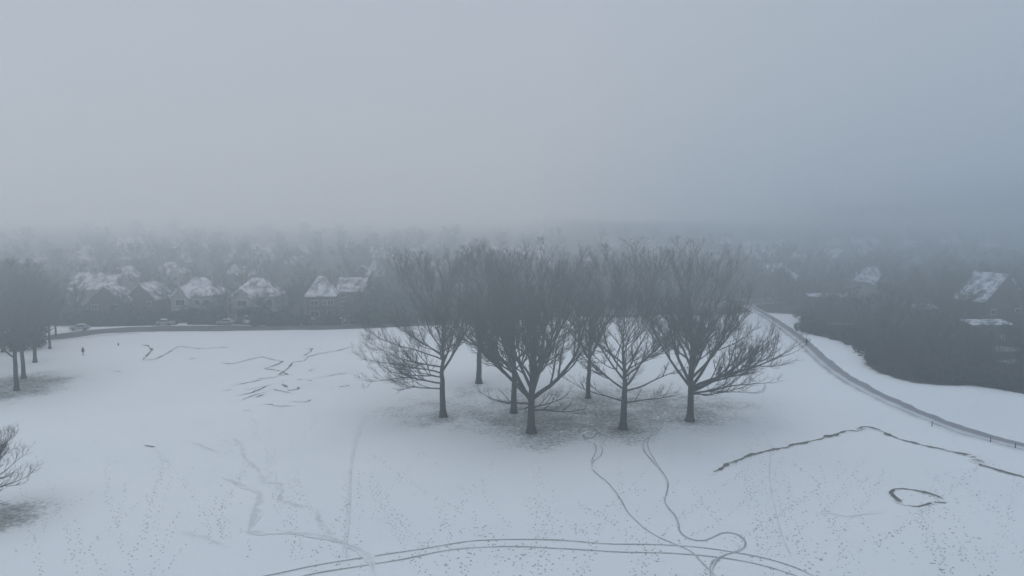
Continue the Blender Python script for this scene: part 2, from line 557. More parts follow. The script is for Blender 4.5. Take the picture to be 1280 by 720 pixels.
# ---- variants used for the trees further off
far_var = []
for i in range(7):
    g = np.random.default_rng(300 + i)
    H = 12.0
    lm = random_limbs(g, H, 13, .16, .74, 1.0 if i % 2 else .8, None, 0, 30, 68, .6, .9)
    far_var.append(make_tree_meshes(400 + i, H, .2, lm, counts=(9, 7, 3), sides=(7, 5, 3, 3, 3), twig_r=(.032, .024, .020), bark=M['farbark'], twig=M['farbark']))
tall_var = []
for i in range(4):
    g = np.random.default_rng(330 + i)
    H = 20.0
    lm = random_limbs(g, H, 15, .24, .76, .8, None, 0, 34, 70, .6, .9)
    tall_var.append(make_tree_meshes(430 + i, H, .34, lm, counts=(10, 8, 4), sides=(8, 5, 3, 3, 3), twig_r=(.034, .022, .016), bark=M['farbark'], twig=M['farbark']))

ORD = ['first', 'second', 'third', 'fourth', 'fifth', 'sixth', 'seventh', 'eighth', 'ninth', 'tenth', 'eleventh', 'twelfth', 'thirteenth', 'fourteenth', 'fifteenth', 'sixteenth', 'seventeenth', 'eighteenth', 'nineteenth', 'twentieth']


def vtree(var, i, x, y, H, base, label, group, rz=None):
    mt, mc = var[i % len(var)]
    return place_tree(mt, mc, x, y, label, group, rng.uniform(0, 6.28) if rz is None else rz, H / base)


# left side of the field: the tree cut by the frame, and the group of tall trees
x, y = unproj(-30, 642)
g = np.random.default_rng(5)
lm = [(2.2, 10, 18, 5.6, .25, .4), (2.6, 340, 30, 5.4, .4, .42), (3.0, 30, 42, 5.6, .5, .45), (2.0, 355, 4, 5.0, .1, .3), (2.4, 50, 22, 5, .3, .35), (3.4, 0, 52, 5.6, .5, .45)] + random_limbs(g, 13, 12, .22, .74, .9, None, 0, 36, 68, .6, .9)
mt, mc = make_tree_meshes(51, 12.8, .26, lm, counts=(9, 7, 4), sides=(10, 6, 4, 3, 3), twig_r=(.022, .013, .008))
place_tree(mt, mc, x, y, 'small spreading bare tree cut by the left edge of the picture')
for (px, py, r, s) in ((2, 648, 4.2, .36), (25, 640, 3.4, .26), (-30, 655, 5, .36), (45, 632, 2.5, .14)):
    a, b = unproj(px, py); bare_spots.append((a, b, r, s))
for i, (px, py, H, lab) in enumerate(((20, 488, 22, 'tall bare tree at the left edge, nearest of the three by the field corner'),
                                      (30, 473, 21, 'tall bare tree at the left edge, middle of the three by the field corner'),
                                      (44, 453, 20, 'tall bare tree at the left edge, furthest of the three by the field corner'))):
    x, y = unproj(px, py)
    vtree(tall_var, i, x, y, H, 20, lab, 'tall trees by the left corner of the field')
    bare_spots.append((x, y, 4, .3))
for (px, py, r, s) in ((30, 480, 9, .3), (70, 470, 7, .2), (5, 498, 8, .3), (-40, 490, 12, .4)):
    a, b = unproj(px, py); bare_spots.append((a, b, r, s))
for i, (px, py, H) in enumerate(((-30, 470, 21), (-8, 455, 20), (4, 440, 20), (62, 436, 15), (-45, 445, 20), (10, 424, 18), (36, 428, 17), (-20, 430, 19), (70, 420, 13), (-70, 480, 21), (-60, 455, 20), (-15, 441, 19), (20, 436, 18), (48, 434, 16), (-30, 425, 20), (25, 420, 18), (52, 420, 16), (-5, 417, 20), (-55, 420, 20))):
    x, y = unproj(px, py)
    vtree(tall_var, i + 1, x, y, H, 20, 'bare tree in the dark grove beyond the left field corner', 'grove beyond the left field corner')

# ------------------------------------------------------------------ ground sheet
WOOD_PX = [(975, 377), (988, 380), (1000, 383), (1003, 395), (1000, 407), (1006, 414), (1020, 419), (1045, 424), (1062, 431), (1085, 437), (1092, 440), (1081, 447), (1085, 457), (1100, 466), (1130, 476), (1150, 479), (1180, 481), (1215, 482), (1250, 487), (1290, 494), (1420, 515), (1700, 540)]
WOOD = [unproj(*p) for p in WOOD_PX]
WOOD += [(330, 150), (330, 330), (120, 330)]
WOOD = np.array(WOOD)


def inside(poly, x, y):
    x = np.asarray(x, float); y = np.asarray(y, float)
    r = np.zeros(x.shape, bool)
    j = len(poly) - 1
    for i in range(len(poly)):
        xi, yi = poly[i]; xj, yj = poly[j]
        c = ((yi > y) != (yj > y)) & (x < (xj - xi) * (y - yi) / ((yj - yi) if yj != yi else 1e-9) + xi)
        r ^= c
        j = i
    return r


def poly_dist(poly, x, y, closed=True):
    d = np.full(np.asarray(x).shape, 1e9)
    n = len(poly)
    for i in range(n if closed else n - 1):
        a, b = poly[i], poly[(i + 1) % n]
        ab = b - a; L2 = (ab ** 2).sum() + 1e-9
        t = np.clip(((x - a[0]) * ab[0] + (y - a[1]) * ab[1]) / L2, 0, 1)
        d = np.minimum(d, np.hypot(x - a[0] - t * ab[0], y - a[1] - t * ab[1]))
    return d


def axis(lo, hi, step, far_lo, far_hi):
    a = list(np.arange(lo, hi + step / 2, step))
    s, v = step, lo
    left = []
    while v > far_lo:
        s *= 1.25; v -= s; left.append(v)
    s, v = step, hi
    right = []
    while v < far_hi:
        s *= 1.25; v += s; right.append(v)
    return np.array(left[::-1] + a + right)


gxs = axis(-150, 190, 1.0, -3500, 3500)
gys = axis(30, 260, 1.0, -400, 3500)
X, Y = np.meshgrid(gxs, gys)
Z = terrain(X, Y)
V = np.stack([X, Y, Z], -1).reshape(-1, 3)
ny, nx = X.shape
idx = np.arange(nx * ny).reshape(ny, nx)
Q = np.stack([idx[:-1, :-1], idx[:-1, 1:], idx[1:, 1:], idx[1:, :-1]], -1).reshape(-1, 4)
gm = mesh_np('ground', V, Q, M['ground'], True)
bare = np.zeros(X.shape)
for (bx, by, br, bs) in bare_spots:
    bare = np.maximum(bare, 0) + bs * np.exp(-((X - bx) ** 2 + (Y - by) ** 2 * 0.8) / (2 * (br * .75) ** 2))
bare = .44 * (1 - np.exp(-bare * .85 / .44))
dw = poly_dist(WOOD, X, Y)
ins = inside(WOOD, X, Y)
sd = np.where(ins, dw, -dw)
litter = np.clip(0.5 + sd / 3.0, 0, 1)
for (px, py, r_) in ((1246, 436, 2.2), (1254, 411, 2.6), (1180, 418, 2.0), (1168, 375, 3), (1240, 377, 3), (1050, 405, 1.6), (1270, 452, 1.8), (1130, 400, 2)):
    x, y = unproj(px, py)
    litter -= 1.3 * np.exp(-(((X - x) / (2.2 * r_)) ** 2 + ((Y - y) / (1.6 * r_)) ** 2))
bare = np.maximum(bare, 0.34 * np.clip(1 + sd / 3.5, 0, 1))
town = sstep(183, 192, Y - 0.19 * np.maximum(X + 40, 0) + 2 * np.sin(X * .25)) * 0.56
bare = np.maximum(bare, town)
litter = np.maximum(litter, town)
for nm, arr in (('bare', bare), ('litter', litter)):
    a = gm.attributes.new(nm, 'FLOAT', 'POINT'); a.data.foreach_set('value', arr.astype(np.float32).ravel())
ground = link('ground', gm)
tag(ground, 'snow covered park field with thin grassy patches under the trees', kind='structure')


# ------------------------------------------------------------------ paths, road, tracks
def resample(pts, step, smooth=True):
    pts = np.array(pts, float)
    if smooth and len(pts) > 2:
        out = []
        P = np.vstack([2 * pts[0] - pts[1], pts, 2 * pts[-1] - pts[-2]])
        for i in range(1, len(P) - 2):
            L = np.linalg.norm(P[i + 1] - P[i]); n = max(2, int(L / step))
            for k in range(n):
                t = k / n
                out.append(0.5 * ((2 * P[i]) + (-P[i - 1] + P[i + 1]) * t + (2 * P[i - 1] - 5 * P[i] + 4 * P[i + 1] - P[i + 2]) * t ** 2 + (-P[i - 1] + 3 * P[i] - 3 * P[i + 1] + P[i + 2]) * t ** 3))
        out.append(pts[-1])
        return np.array(out)
    out = []
    for a, b in zip(pts[:-1], pts[1:]):
        n = max(1, int(np.linalg.norm(b - a) / step))
        out += [a + (b - a) * k / n for k in range(n)]
    out.append(pts[-1])
    return np.array(out)


def ribbon_geo(pts, width, lift, wvar=0.0, wob=0.0, kprof=(0, 1, 1, 0), offs=(-.5, -.28, .28, .5), seed=0, fade=True):
    g = np.random.default_rng(seed)
    n = len(pts)
    T = np.gradient(pts, axis=0); T /= np.maximum(1e-6, np.linalg.norm(T, axis=1, keepdims=True))
    Nn = np.stack([-T[:, 1], T[:, 0]], 1)
    w = width * (1 + wvar * (np.convolve(g.normal(0, 1, n + 4), np.ones(3) / 3, 'valid')[:n]) * 1.5)
    w = np.clip(w, width * .35, width * 2.2)
    c = pts + Nn * (wob * np.convolve(g.normal(0, 1, n + 2), np.ones(3) / 3, 'valid')[:n])[:, None]
    cols = []
    ks = []
    kv = np.ones(n)
    if wvar:
        kv = np.clip(1 + wvar * np.convolve(g.normal(0, 1, n + 6), np.ones(7) / 7, 'valid')[:n] * 1.3, .35, 1.2)
    if fade:
        m = min(6, n // 3)
        if m: kv[:m] *= np.linspace(.1, 1, m); kv[-m:] *= np.linspace(1, .1, m)
    for o, k in zip(offs, kprof):
        p = c + Nn * (o * w)[:, None]
        cols.append(np.column_stack([p, terrain(p[:, 0], p[:, 1]) + lift]))
        ks.append(k * kv)
    m = len(offs)
    V = np.stack(cols, 1).reshape(-1, 3); K = np.stack(ks, 1).reshape(-1)
    idx = np.arange(n * m).reshape(n, m)
    Q = np.stack([idx[:-1, :-1], idx[:-1, 1:], idx[1:, 1:], idx[1:, :-1]], -1).reshape(-1, 4)
    return V, Q, K


def ribbons(name, label, parts, material, kind='structure'):
    Vs, Qs, Ks, off = [], [], [], 0
    for (V, Q, K) in parts:
        Vs.append(V); Qs.append(Q + off); Ks.append(K); off += len(V)
    me = mesh_np(name, np.concatenate(Vs), np.concatenate(Qs), material, True)
    # every sheet faces up
    a = me.attributes.new('k', 'FLOAT', 'POINT'); a.data.foreach_set('value', np.concatenate(Ks).astype(np.float32))
    o = link(name, me)
    tag(o, label, kind=kind)
    return o


def px_line(pxs, step=0.5, smooth=True):
    return resample([unproj(*p) for p in pxs], step, smooth)


PATH_PX = [(905, 366), (925, 376), (945, 388), (965, 400), (985, 414), (1005, 430), (1022, 446), (1045, 465), (1075, 483.5), (1110, 501), (1145, 516.5), (1190, 534), (1230, 546.5), (1290, 561.5), (1400, 583), (1600, 612)]
pl = px_line(PATH_PX, 0.8)
prof = (0, .3, .62, .35, .5, .95, 1, .95, 0)
off9 = (-.5, -.40, -.26, -.14, 0, .14, .26, .40, .5)
ribbons('path', 'slushy footpath with two dark ruts curving through the snow', [ribbon_geo(pl, 4.0, .030, .10, .08, prof, off9, 1, False)], M['path'])
# road along the far edge of the field
ROAD_PX = [(-260, 470), (-120, 447), (0, 430), (60, 423), (120, 415), (180, 411.5), (260, 410.5), (360, 410), (450, 408), (540, 404), (640, 398), (740, 392), (840, 385), (920, 379), (990, 374), (1080, 366)]
rl = px_line(ROAD_PX, 1.5)
ribbons('road', 'dark wet road running along the far edge of the field', [ribbon_geo(rl, 9.0, .05, .06, .05, (0, 1, 1, 1, 0), (-.5, -.42, 0, .42, .5), 2, False)], M['road'])
# snow bank beside the road at the left bend
vb = px_line([(55, 427), (90, 423.5), (130, 418.8), (175, 416)], .8)

ribbons('snow_bank', 'narrow white snow bank between the two dark lanes at the left road bend', [ribbon_geo(vb, 1.3, .10, .3, .1, (0, 0, 0), (-.5, 0, .5), 4)], M['path'])
LIFT = 0


def tyre(pxs, w=.2, sd=0, wv=.15):
    global LIFT
    LIFT = (LIFT + 1) % 9
    return ribbon_geo(px_line(pxs, .4), w, (.032 if wv < .3 else .018) + .003 * LIFT, wv, .012, (0, 1, 1, 0), (-.5, -.38, .38, .5), sd)


ribbons('car_track', 'pair of long parallel wheel lines crossing the foreground snow', [
    tyre([(255, 735), (338, 719), (400, 706), (470, 695), (530, 686), (585, 677), (640, 674.5), (700, 675.5), (760, 680), (820, 681), (870, 684), (920, 691), (960, 699), (1000, 712), (1030, 728)], .17, 31),
    tyre([(330, 735), (385, 719), (440, 709.5), (500, 700), (560, 688), (610, 684), (650, 683.5), (720, 687), (780, 690.5), (830, 691.5), (880, 695), (925, 701), (960, 709), (1000, 722), (1020, 735)], .17, 32)], M['tyre'])
ribbons('bicycle_track', 'wavy bicycle wheel line winding down from the clump to the foreground', [
    tyre([(736, 549), (742, 553), (745, 560), (744, 567), (740, 576), (741, 587), (748, 594), (758, 602), (768, 613), (776, 625), (781, 634), (786, 642), (795, 651), (806, 661), (822, 671), (840, 679), (855, 685), (867, 692), (877, 703), (890, 716), (905, 730)], .155, 34),
    tyre([(744, 553), (751, 558), (753, 564), (750, 571), (742, 577), (740, 584), (742, 588)], .15, 35)], M['tyre'])
ribbons('bicycle_track', 'small dark bicycle wheel loop near the trunks at the foot of the clump', [
    tyre([(733, 541), (727, 543), (723, 539), (728, 535), (739, 534), (746, 538), (744, 545), (736, 549), (730, 546), (731, 541), (738, 539)], .2, 33),
    tyre([(832, 515), (830, 525), (826, 535), (818, 543), (808, 549), (804, 556), (806, 565)], .17, 47), tyre([(700, 541), (712, 535), (728, 533), (742, 531)], .16, 48)], M['snowball'])
ribbons('bicycle_track', 'looping bicycle wheel line from the right end of the clump to the bottom edge', [
    tyre([(832, 515), (830, 525), (826, 535), (818, 543), (808, 549), (804, 556), (806, 565), (815, 576), (826, 588), (833, 598), (835, 607), (833, 618), (831, 627), (836, 636), (844, 645), (848, 655), (849, 663), (855, 670), (866, 675), (880, 676), (892, 671.5), (903, 666.5), (916, 666.8), (926, 671), (932, 678), (930, 685), (921, 690), (906, 694), (894, 700), (888, 708), (888, 718), (892, 732)], .165, 36),
    tyre([(823, 520), (815, 540), (810, 552), (811, 562), (820, 578), (829, 591)], .13, 37),
    tyre([(920, 679), (925, 682), (923, 688), (912, 692), (900, 698), (893, 707), (890, 716), (895, 730)], .14, 38)], M['tyre'])
ribbons('wheel_track', 'thin double wheel line running up the left foreground to the clump', [
    tyre([(432, 705), (433, 690), (436, 660), (438, 630), (439, 600), (441, 575), (446, 553), (453, 535), (462, 515)], .12, 39, .3),
    tyre([(426, 705), (429, 690), (432, 660), (435, 630), (437, 600), (439, 575), (443, 553), (449, 535), (458, 515)], .10, 40, .3)], M['faint'])
ribbons('wheel_track', 'single thin wheel line down the right foreground snow', [
    tyre([(967, 553), (963, 570), (962, 590), (964, 612), (969, 636), (976, 665), (986, 690), (993, 706)], .14, 41, .3)], M['faint'])


def trail(pxs, w, sd, wv=.5, wob=.16):
    global LIFT
    w *= .62 if 56 <= sd <= 72 or sd >= 78 else (.8 if sd < 56 else 1)
    if sd < 73 or sd >= 78: wv = max(wv, .55)
    LIFT = (LIFT + 1) % 9
    return ribbon_geo(px_line(pxs, .32, False), w if sd < 73 or sd >= 78 else w * .7, (.032 if sd < 73 or sd >= 78 else .016) + .003 * LIFT, wv, wob, (0, .85, 1, .85, 0), (-.5, -.3, 0, .3, .5), sd)


ribbons('snowball_trail', 'dark ragged snowball trail from the right of the clump to the footpath', [
    trail([(888, 593), (900, 588), (910, 581), (925, 575), (937, 569), (960, 564), (990, 557), (1020, 550), (1040, 545), (1056, 539), (1072, 537.5), (1084, 535)], .75, 51)], M['snowball'])
ribbons('snowball_trail', 'long dark snowball trail running right to the edge below the footpath', [
    trail([(1068, 538.5), (1076, 534), (1084, 534), (1098, 537), (1112, 544), (1124, 549), (1150, 556), (1185, 564), (1215, 570), (1219, 576), (1226, 582), (1250, 589), (1275, 595), (1310, 606)], .72, 52),
    trail([(1213, 569), (1220, 573), (1224, 580)], 1.2, 53)], M['snowball'])
ribbons('snowball_trail', 'open ring of rolled snow in the right foreground', [
    trail([(1180, 628), (1172, 621), (1160, 617), (1145, 613), (1128, 611), (1117, 612), (1114, 616), (1118, 622), (1125, 628), (1136, 632)], .62, 54, .3, .08),
    trail([(1162, 629), (1170, 628), (1182, 629)], .5, 55, .3, .05), trail([(1130, 630), (1137, 632.5), (1148, 633.5), (1158, 631), (1166, 628)], .4, 55, .3, .05)], M['snowball'])
ribbons('snowball_trail', 'angular zigzag snowball trail at the far left of the field', [
    trail([(176, 431), (184, 432), (190, 437), (178, 451)], .75, 56, .3, .1),
    trail([(178, 451), (195, 449), (212, 440), (223, 433), (250, 436), (290, 434)], .65, 57, .3, .08)], M['snowball'])
ribbons('snowball_trail', 'crossing zigzag snowball trails in the far middle left of the field', [
    trail([(274, 454), (290, 455), (310, 450), (328, 446), (342, 450), (354, 452), (344, 457), (331, 461), (348, 463), (360, 468), (346, 470)], .6, 58, .3, .1),
    trail([(345, 471), (360, 461), (366, 453), (380, 451), (385, 446), (400, 442), (420, 439), (445, 432)], .6, 59, .3, .1),
    trail([(378, 436), (390, 436), (388, 440), (378, 446)], .5, 60, .3, .1)], M['snowball'])
ribbons('snowball_trail', 'short broken streaks of scraped snow in the middle left of the field', [
    trail([(296, 495), (315, 491), (340, 480)], .6, 61, .6), trail([(305, 488), (322, 485), (338, 481)], .5, 62, .6), trail([(352, 479), (358, 484), (361, 488), (374, 487), (373, 483)], .6, 63, .5),
    trail([(318, 497), (332, 493)], .6, 64, .6), trail([(290, 482), (312, 478), (330, 474)], .4, 78, .6), trail([(300, 501), (318, 494), (336, 489)], .45, 79, .6), trail([(338, 486), (352, 489), (366, 492)], .4, 80, .6), trail([(392, 472), (410, 470), (436, 466)], .4, 81, .6), trail([(372, 474), (392, 476)], .4, 82, .6), trail([(330, 505), (350, 508), (368, 507)], .4, 83, .6), trail([(276, 489), (290, 487)], .4, 84, .6), trail([(363, 502), (380, 503), (392, 499)], .45, 65, .7), trail([(303, 514), (312, 513)], .6, 66, .6), trail([(384, 465), (398, 459)], .45, 67, .6),
    trail([(232, 450), (248, 447)], .5, 68, .6), trail([(424, 484), (438, 482)], .5, 69, .6), trail([(320, 474), (345, 472)], .4, 70, .6), trail([(180, 557), (195, 559)], .5, 71, .6), trail([(137, 464), (152, 465)], .4, 72, .6)], M['snowball'])
ribbons('snowball_trail', 'faint broad zigzag of rolled snow in the left foreground', [
    trail([(280, 597), (300, 606), (318, 613), (325, 620), (320, 640), (312, 665), (330, 668), (360, 665), (395, 669), (418, 675), (440, 683), (458, 692), (465, 705), (462, 722)], 1.0, 73, .4, .15),
    trail([(288, 545), (300, 556), (306, 573), (322, 586), (330, 602), (352, 606), (350, 626), (370, 631), (395, 636), (400, 655), (412, 667), (425, 676)], .9, 74, .4, .15)], M['faint'])
ribbons('snowball_trail', 'faint pale drag line across the far left snow', [
    trail([(216, 662), (260, 672), (285, 684)], .7, 75, .4), trail([(225, 548), (260, 560), (280, 567)], .7, 76, .4), trail([(1020, 640), (1060, 646), (1100, 640)], .3, 77, .4)], M['faint'])


# footprints: thousands of small trodden dabs along walked lines
def prints():
    g = np.random.default_rng(77)
    pts = []

    def walk(pxs, lanes=1, spread=.25, keep=.9, stride=.62):
        l = px_line(pxs, stride)
        T = np.gradient(l, axis=0); T /= np.maximum(1e-6, np.linalg.norm(T, axis=1, keepdims=True))
        for ln in range(lanes):
            o0 = g.normal(0, spread)
            for i in range(len(l)):
                if g.random() > keep: continue
                o = o0 + (.13 if i % 2 else -.13) + g.normal(0, .07)
                pts.append((l[i][0] - T[i][1] * o + g.normal(0, .08), l[i][1] + T[i][0] * o + g.normal(0, .08), math.atan2(T[i][1], T[i][0]) + g.normal(0, .25), g.uniform(.6, 1.15)))

    def patch(px, py, rx, ry, n):
        for _ in range(int(n * .38)):
            x, y = unproj(px + g.normal(0, rx), py + g.normal(0, ry))
            pts.append((x, y, g.uniform(0, 6.28), g.uniform(.5, 1.3) if g.random() > .015 else 2.2))
    walk([(205, 575), (195, 605), (185, 640), (178, 670), (165, 700), (158, 725)], 2, .5, .9)
    walk([(212, 595), (198, 630), (190, 660), (185, 700)], 1, .3, .7)
    walk([(68, 600), (75, 620), (82, 645), (95, 670), (105, 700), (112, 725)], 1, .3)
    walk([(95, 645), (102, 680), (120, 700), (135, 722)], 1, .3)
    walk([(275, 620), (265, 645), (245, 668), (225, 695), (210, 718)], 1, .3, .8)
    walk([(262, 645), (290, 660), (305, 680), (305, 705)], 1, .4, .7)
    walk([(378, 585), (384, 605), (387, 622)], 1, .4)
    walk([(443, 590), (444, 620), (443, 650), (441, 690), (446, 725)], 2, .8, .8)
    walk([(424, 590), (426, 640), (420, 690), (414, 720)], 1, .3, .6)
    walk([(362, 600), (358, 650), (364, 700)], 2, .6, .6)
    walk([(600, 598), (590, 612), (575, 628), (562, 645), (548, 658), (535, 672), (512, 700)], 1, .5, .9)
    walk([(525, 565), (540, 578), (560, 592)], 1, .3, .7)
    walk([(560, 655), (560, 690), (555, 720)], 1, .3, .8)
    walk([(595, 640), (592, 680), (585, 720)], 2, .6, .7)
    walk([(697, 608), (700, 640), (715, 660), (740, 655), (770, 650)], 1, .3, .7)
    walk([(780, 640), (782, 670), (785, 700), (790, 725)], 1, .3, .9)
    walk([(797, 610), (797, 650), (800, 690), (806, 725)], 1, .3, .8)
    walk([(712, 685), (722, 705), (728, 722)], 1, .3)
    walk([(680, 640), (682, 680), (676, 722)], 2, .8, .7)
    walk([(935, 540), (942, 555), (944, 580), (948, 620), (955, 650), (968, 690), (978, 722)], 4, .9, .8)
    walk([(990, 578), (1005, 590), (1020, 600), (1026, 625), (1038, 655), (1050, 680), (1056, 720)], 2, .6, .8)
    walk([(1040, 585), (1052, 605), (1066, 630), (1080, 655), (1100, 680), (1125, 705)], 1, .6, .8)
    walk([(980, 590), (985, 620), (990, 650), (1002, 685), (1020, 720)], 2, .5, .8)
    walk([(852, 590), (862, 615), (880, 640)], 1, .3, .6)
    walk([(1145, 636), (1152, 655), (1160, 680), (1172, 705), (1180, 725)], 3, .6, .9)
    walk([(1175, 640), (1195, 665), (1210, 690), (1230, 720)], 2, .9, .7)
    walk([(1210, 610), (1240, 640), (1270, 655)], 2, 1.2, .6)
    walk([(900, 500), (930, 530), (940, 545)], 2, .8, .7)
    walk([(975, 500), (990, 520), (998, 540)], 1, .4, .7)
    walk([(240, 520), (270, 545), (300, 560)], 1, .4, .5)
    walk([(45, 660), (60, 645), (75, 632)], 1, .5, .8)
    walk([(10, 690), (45, 665), (70, 640), (130, 605)], 1, .3, .8)
    walk([(90, 580), (120, 555), (140, 535)], 1, .3, .5)
    walk([(145, 580), (165, 560), (178, 540), (176, 520)], 1, .3, .5)
    for q in range(40):
        x0 = g.uniform(-60, 1340); x1 = x0 + g.normal(0, 110); y0 = g.uniform(560, 640); ym = y0 + g.uniform(40, 80)
        walk([(x0, y0), ((x0 + x1) / 2 + g.normal(0, 14), ym), (x1, ym + g.uniform(30, 70))], 1 + int(g.random() < .3), .3, g.uniform(.6, .95), .52)
    for q in range(16):
        x0 = g.uniform(40, 470) if q < 9 else g.uniform(900, 1280); y0 = g.uniform(450, 540)
        walk([(x0, y0), (x0 + g.normal(0, 30), y0 + 25), (x0 + g.normal(0, 60), y0 + 60)], 1, .4, g.uniform(.3, .6))
    for a in ((590, 615, 12, 8, 30), (565, 650, 12, 7, 24), (600, 690, 36, 18, 170), (600, 665, 14, 6, 34), (530, 683, 12, 5, 14), (650, 700, 40, 14, 110), (690, 660, 30, 14, 60), (740, 640, 8, 6, 16), (800, 610, 8, 6, 12),
              (895, 640, 8, 8, 30), (890, 613, 2.5, 2, 7), (1180, 650, 26, 22, 150), (1200, 690, 34, 16, 130), (1160, 615, 8, 4, 26), (1085, 602, 14, 5, 50), (1050, 590, 10, 8, 30), (1190, 595, 16, 6, 36), (1230, 625, 30, 14, 60),
              (960, 640, 10, 30, 80), (1000, 640, 24, 40, 110), (1010, 690, 40, 16, 90), (232, 586, 8, 1.5, 10), (690, 545, 30, 10, 60), (740, 520, 20, 6, 60), (760, 545, 14, 6, 20), (880, 560, 30, 10, 30), (1110, 690, 40, 20, 60), (830, 690, 50, 18, 50), (420, 640, 80, 50, 60), (250, 650, 90, 50, 60), (940, 520, 30, 12, 30), (330, 480, 30, 8, 60), (355, 505, 25, 6, 30), (480, 700, 40, 15, 30), (1120, 520, 60, 10, 30), (1230, 545, 40, 8, 14)):
        patch(*a)
    pts_a = np.array(pts)
    n = len(pts_a)
    a = np.arange(7) * 2 * PI / 7
    lx = .115 * np.cos(a)[None] * pts_a[:, 3:4]; ly = .065 * np.sin(a)[None] * pts_a[:, 3:4] * (1 + .3 * g.normal(0, 1, (n, 7)))
    c, s = np.cos(pts_a[:, 2:3]), np.sin(pts_a[:, 2:3])
    X_ = pts_a[:, 0:1] + lx * c - ly * s; Y_ = pts_a[:, 1:2] + lx * s + ly * c
    V = np.stack([X_, Y_, terrain(X_, Y_) + .013 + (np.arange(n) % 6)[:, None] * .0012], -1).reshape(-1, 3)
    me = mesh_np('footprints', V, np.arange(n * 7).reshape(n, 7), M['print'])
    tag(link('footprints', me), 'scattered small footprints trodden through the snow', kind='stuff')


prints()


# ------------------------------------------------------------------ houses
def window(parent, x, y, z, w, h, face='-y', white=True):
    """a window on a wall plane; frame with a pane as its sub-part"""
    f = MB(); p = MB()
    t = .09
    if face == '-y':
        f.box(x - w / 2, x + w / 2, y - .07, y + .05, z, z + h)
        p.box(x - w / 2 + t, x - .03, y - .09, y + .02, z + t, z + h - t); p.box(x + .03, x + w / 2 - t, y - .09, y + .02, z + t, z + h - t)
    else:
        f.box(y - .05, y + .07, x - w / 2, x + w / 2, z, z + h) if face == '+x' else f.box(y - .07, y + .05, x - w / 2, x + w / 2, z, z + h)
        s0, s1 = (y - .02, y + .09) if face == '+x' else (y - .09, y + .02)
        p.box(s0, s1, x - w / 2 + t, x + w / 2 - t, z + t, z + h - t)
    o = f.build('window', M['white'], parent)
    p.build('pane', M['glass'], o)
    return o


def chimney(parent, x, y, z0, z1):
    m = MB()
    m.box(x - .45, x + .45, y - .35, y + .35, z0, z1)
    m.box(x - .55, x + .55, y - .45, y + .45, z1 - .35, z1 - .1)
    for dx in (-.2, .2):
        m.tube([(x + dx, y, z1 - .05), (x + dx, y, z1 + .55)], [.15, .12], 8)
    return m.build('chimney', M['stone'], parent)


def hip_roof(m, x0, x1, y0, y1, z0, z1, ridge=.35, th=.18):
    """hipped roof solid; ridge runs along x and is `ridge` of the length"""
    L = (x1 - x0) * ridge / 2; cx = (x0 + x1) / 2; cy = (y0 + y1) / 2
    m.poly([(x0, y0, z0), (x1, y0, z0), (x1, y1, z0), (x0, y1, z0), (x0, y0, z0 + th), (x1, y0, z0 + th), (x1, y1, z0 + th), (x0, y1, z0 + th), (cx - L, cy, z1), (cx + L, cy, z1)],
           [(3, 2, 1, 0), (0, 1, 5, 4), (1, 2, 6, 5), (2, 3, 7, 6), (3, 0, 4, 7), (4, 5, 9, 8), (6, 7, 8, 9), (5, 6, 9), (7, 4, 8)])


def gable_roof(m, x0, x1, y0, y1, z0, z1, th=.25, axis='x'):
    if axis == 'x':
        c = (y0 + y1) / 2
        m.prism([(y0, z0), (y0, z0 + th), (c, z1 + th), (y1, z0 + th), (y1, z0), (c, z1)], x0, x1, 'x')
    else:
        c = (x0 + x1) / 2
        m.prism([(x0, z0), (x0, z0 + th), (c, z1 + th), (x1, z0 + th), (x1, z0), (c, z1)], y0, y1, 'y')


def house_hip(loc, rz, label, group, w=11.5, d=9.5, he=6.6, hr=11.2, wall='render', roof='roof', bay=True):
    o = thing('house', label, 'house', loc, rz, group)
    m = MB(); m.box(-w / 2, w / 2, 0, d, -1.5, he)
    bx = -w * .22
    if bay:
        m.prism([(bx - 2.2, -1.5), (bx - 2.2, he - .3), (bx, he + 2.0), (bx + 2.2, he - .3), (bx + 2.2, -1.5)], -1.2, .4, 'y')
    m.build('wall', M[wall], o)
    r = MB()
    hip_roof(r, -w / 2 - .55, w / 2 + .55, -.55, d + .55, he - .06, hr, .22)
    if bay:
        gable_roof(r, bx - 2.7, bx + 2.7, -1.75, d * .42, he - .75, he + 2.15, .22, 'y')
    rf = r.build('roof', M[roof], o)
    chimney(rf, w / 2 - 1.6, d * .55, he + .8, hr + 1.3)
    chimney(rf, -w / 2 + 1.9, d * .6, he + .8, hr + 1.1)
    if bay:
        window(o, bx, -1.2, 1.0, 2.9, 1.9); window(o, bx, -1.2, 4.1, 2.6, 1.6)
    else:
        window(o, bx, 0, 1.0, 2.4, 1.7); window(o, bx, 0, 4.0, 2.2, 1.5)
    window(o, w * .14, 0, 4.1, 1.3, 1.5); window(o, w * .36, 0, 4.1, 1.7, 1.5); window(o, w * .36, 0, 1.0, 1.9, 1.8)
    window(o, d * .35, w / 2, 4.0, 1.1, 1.4, '+x'); window(o, d * .35, -w / 2, 4.0, 1.1, 1.4, '-x')
    dm = MB(); dm.box(w * .14 - .5, w * .14 + .5, -.06, .05, -.02, 2.15)
    dr = dm.build('door', M['door'], o)
    hm = MB(); hm.box(w * .14 + .32, w * .14 + .38, -.11, -.04, 1.0, 1.12); hm.build('handle', M['metal'], dr)
    index_kids(o)
    return o


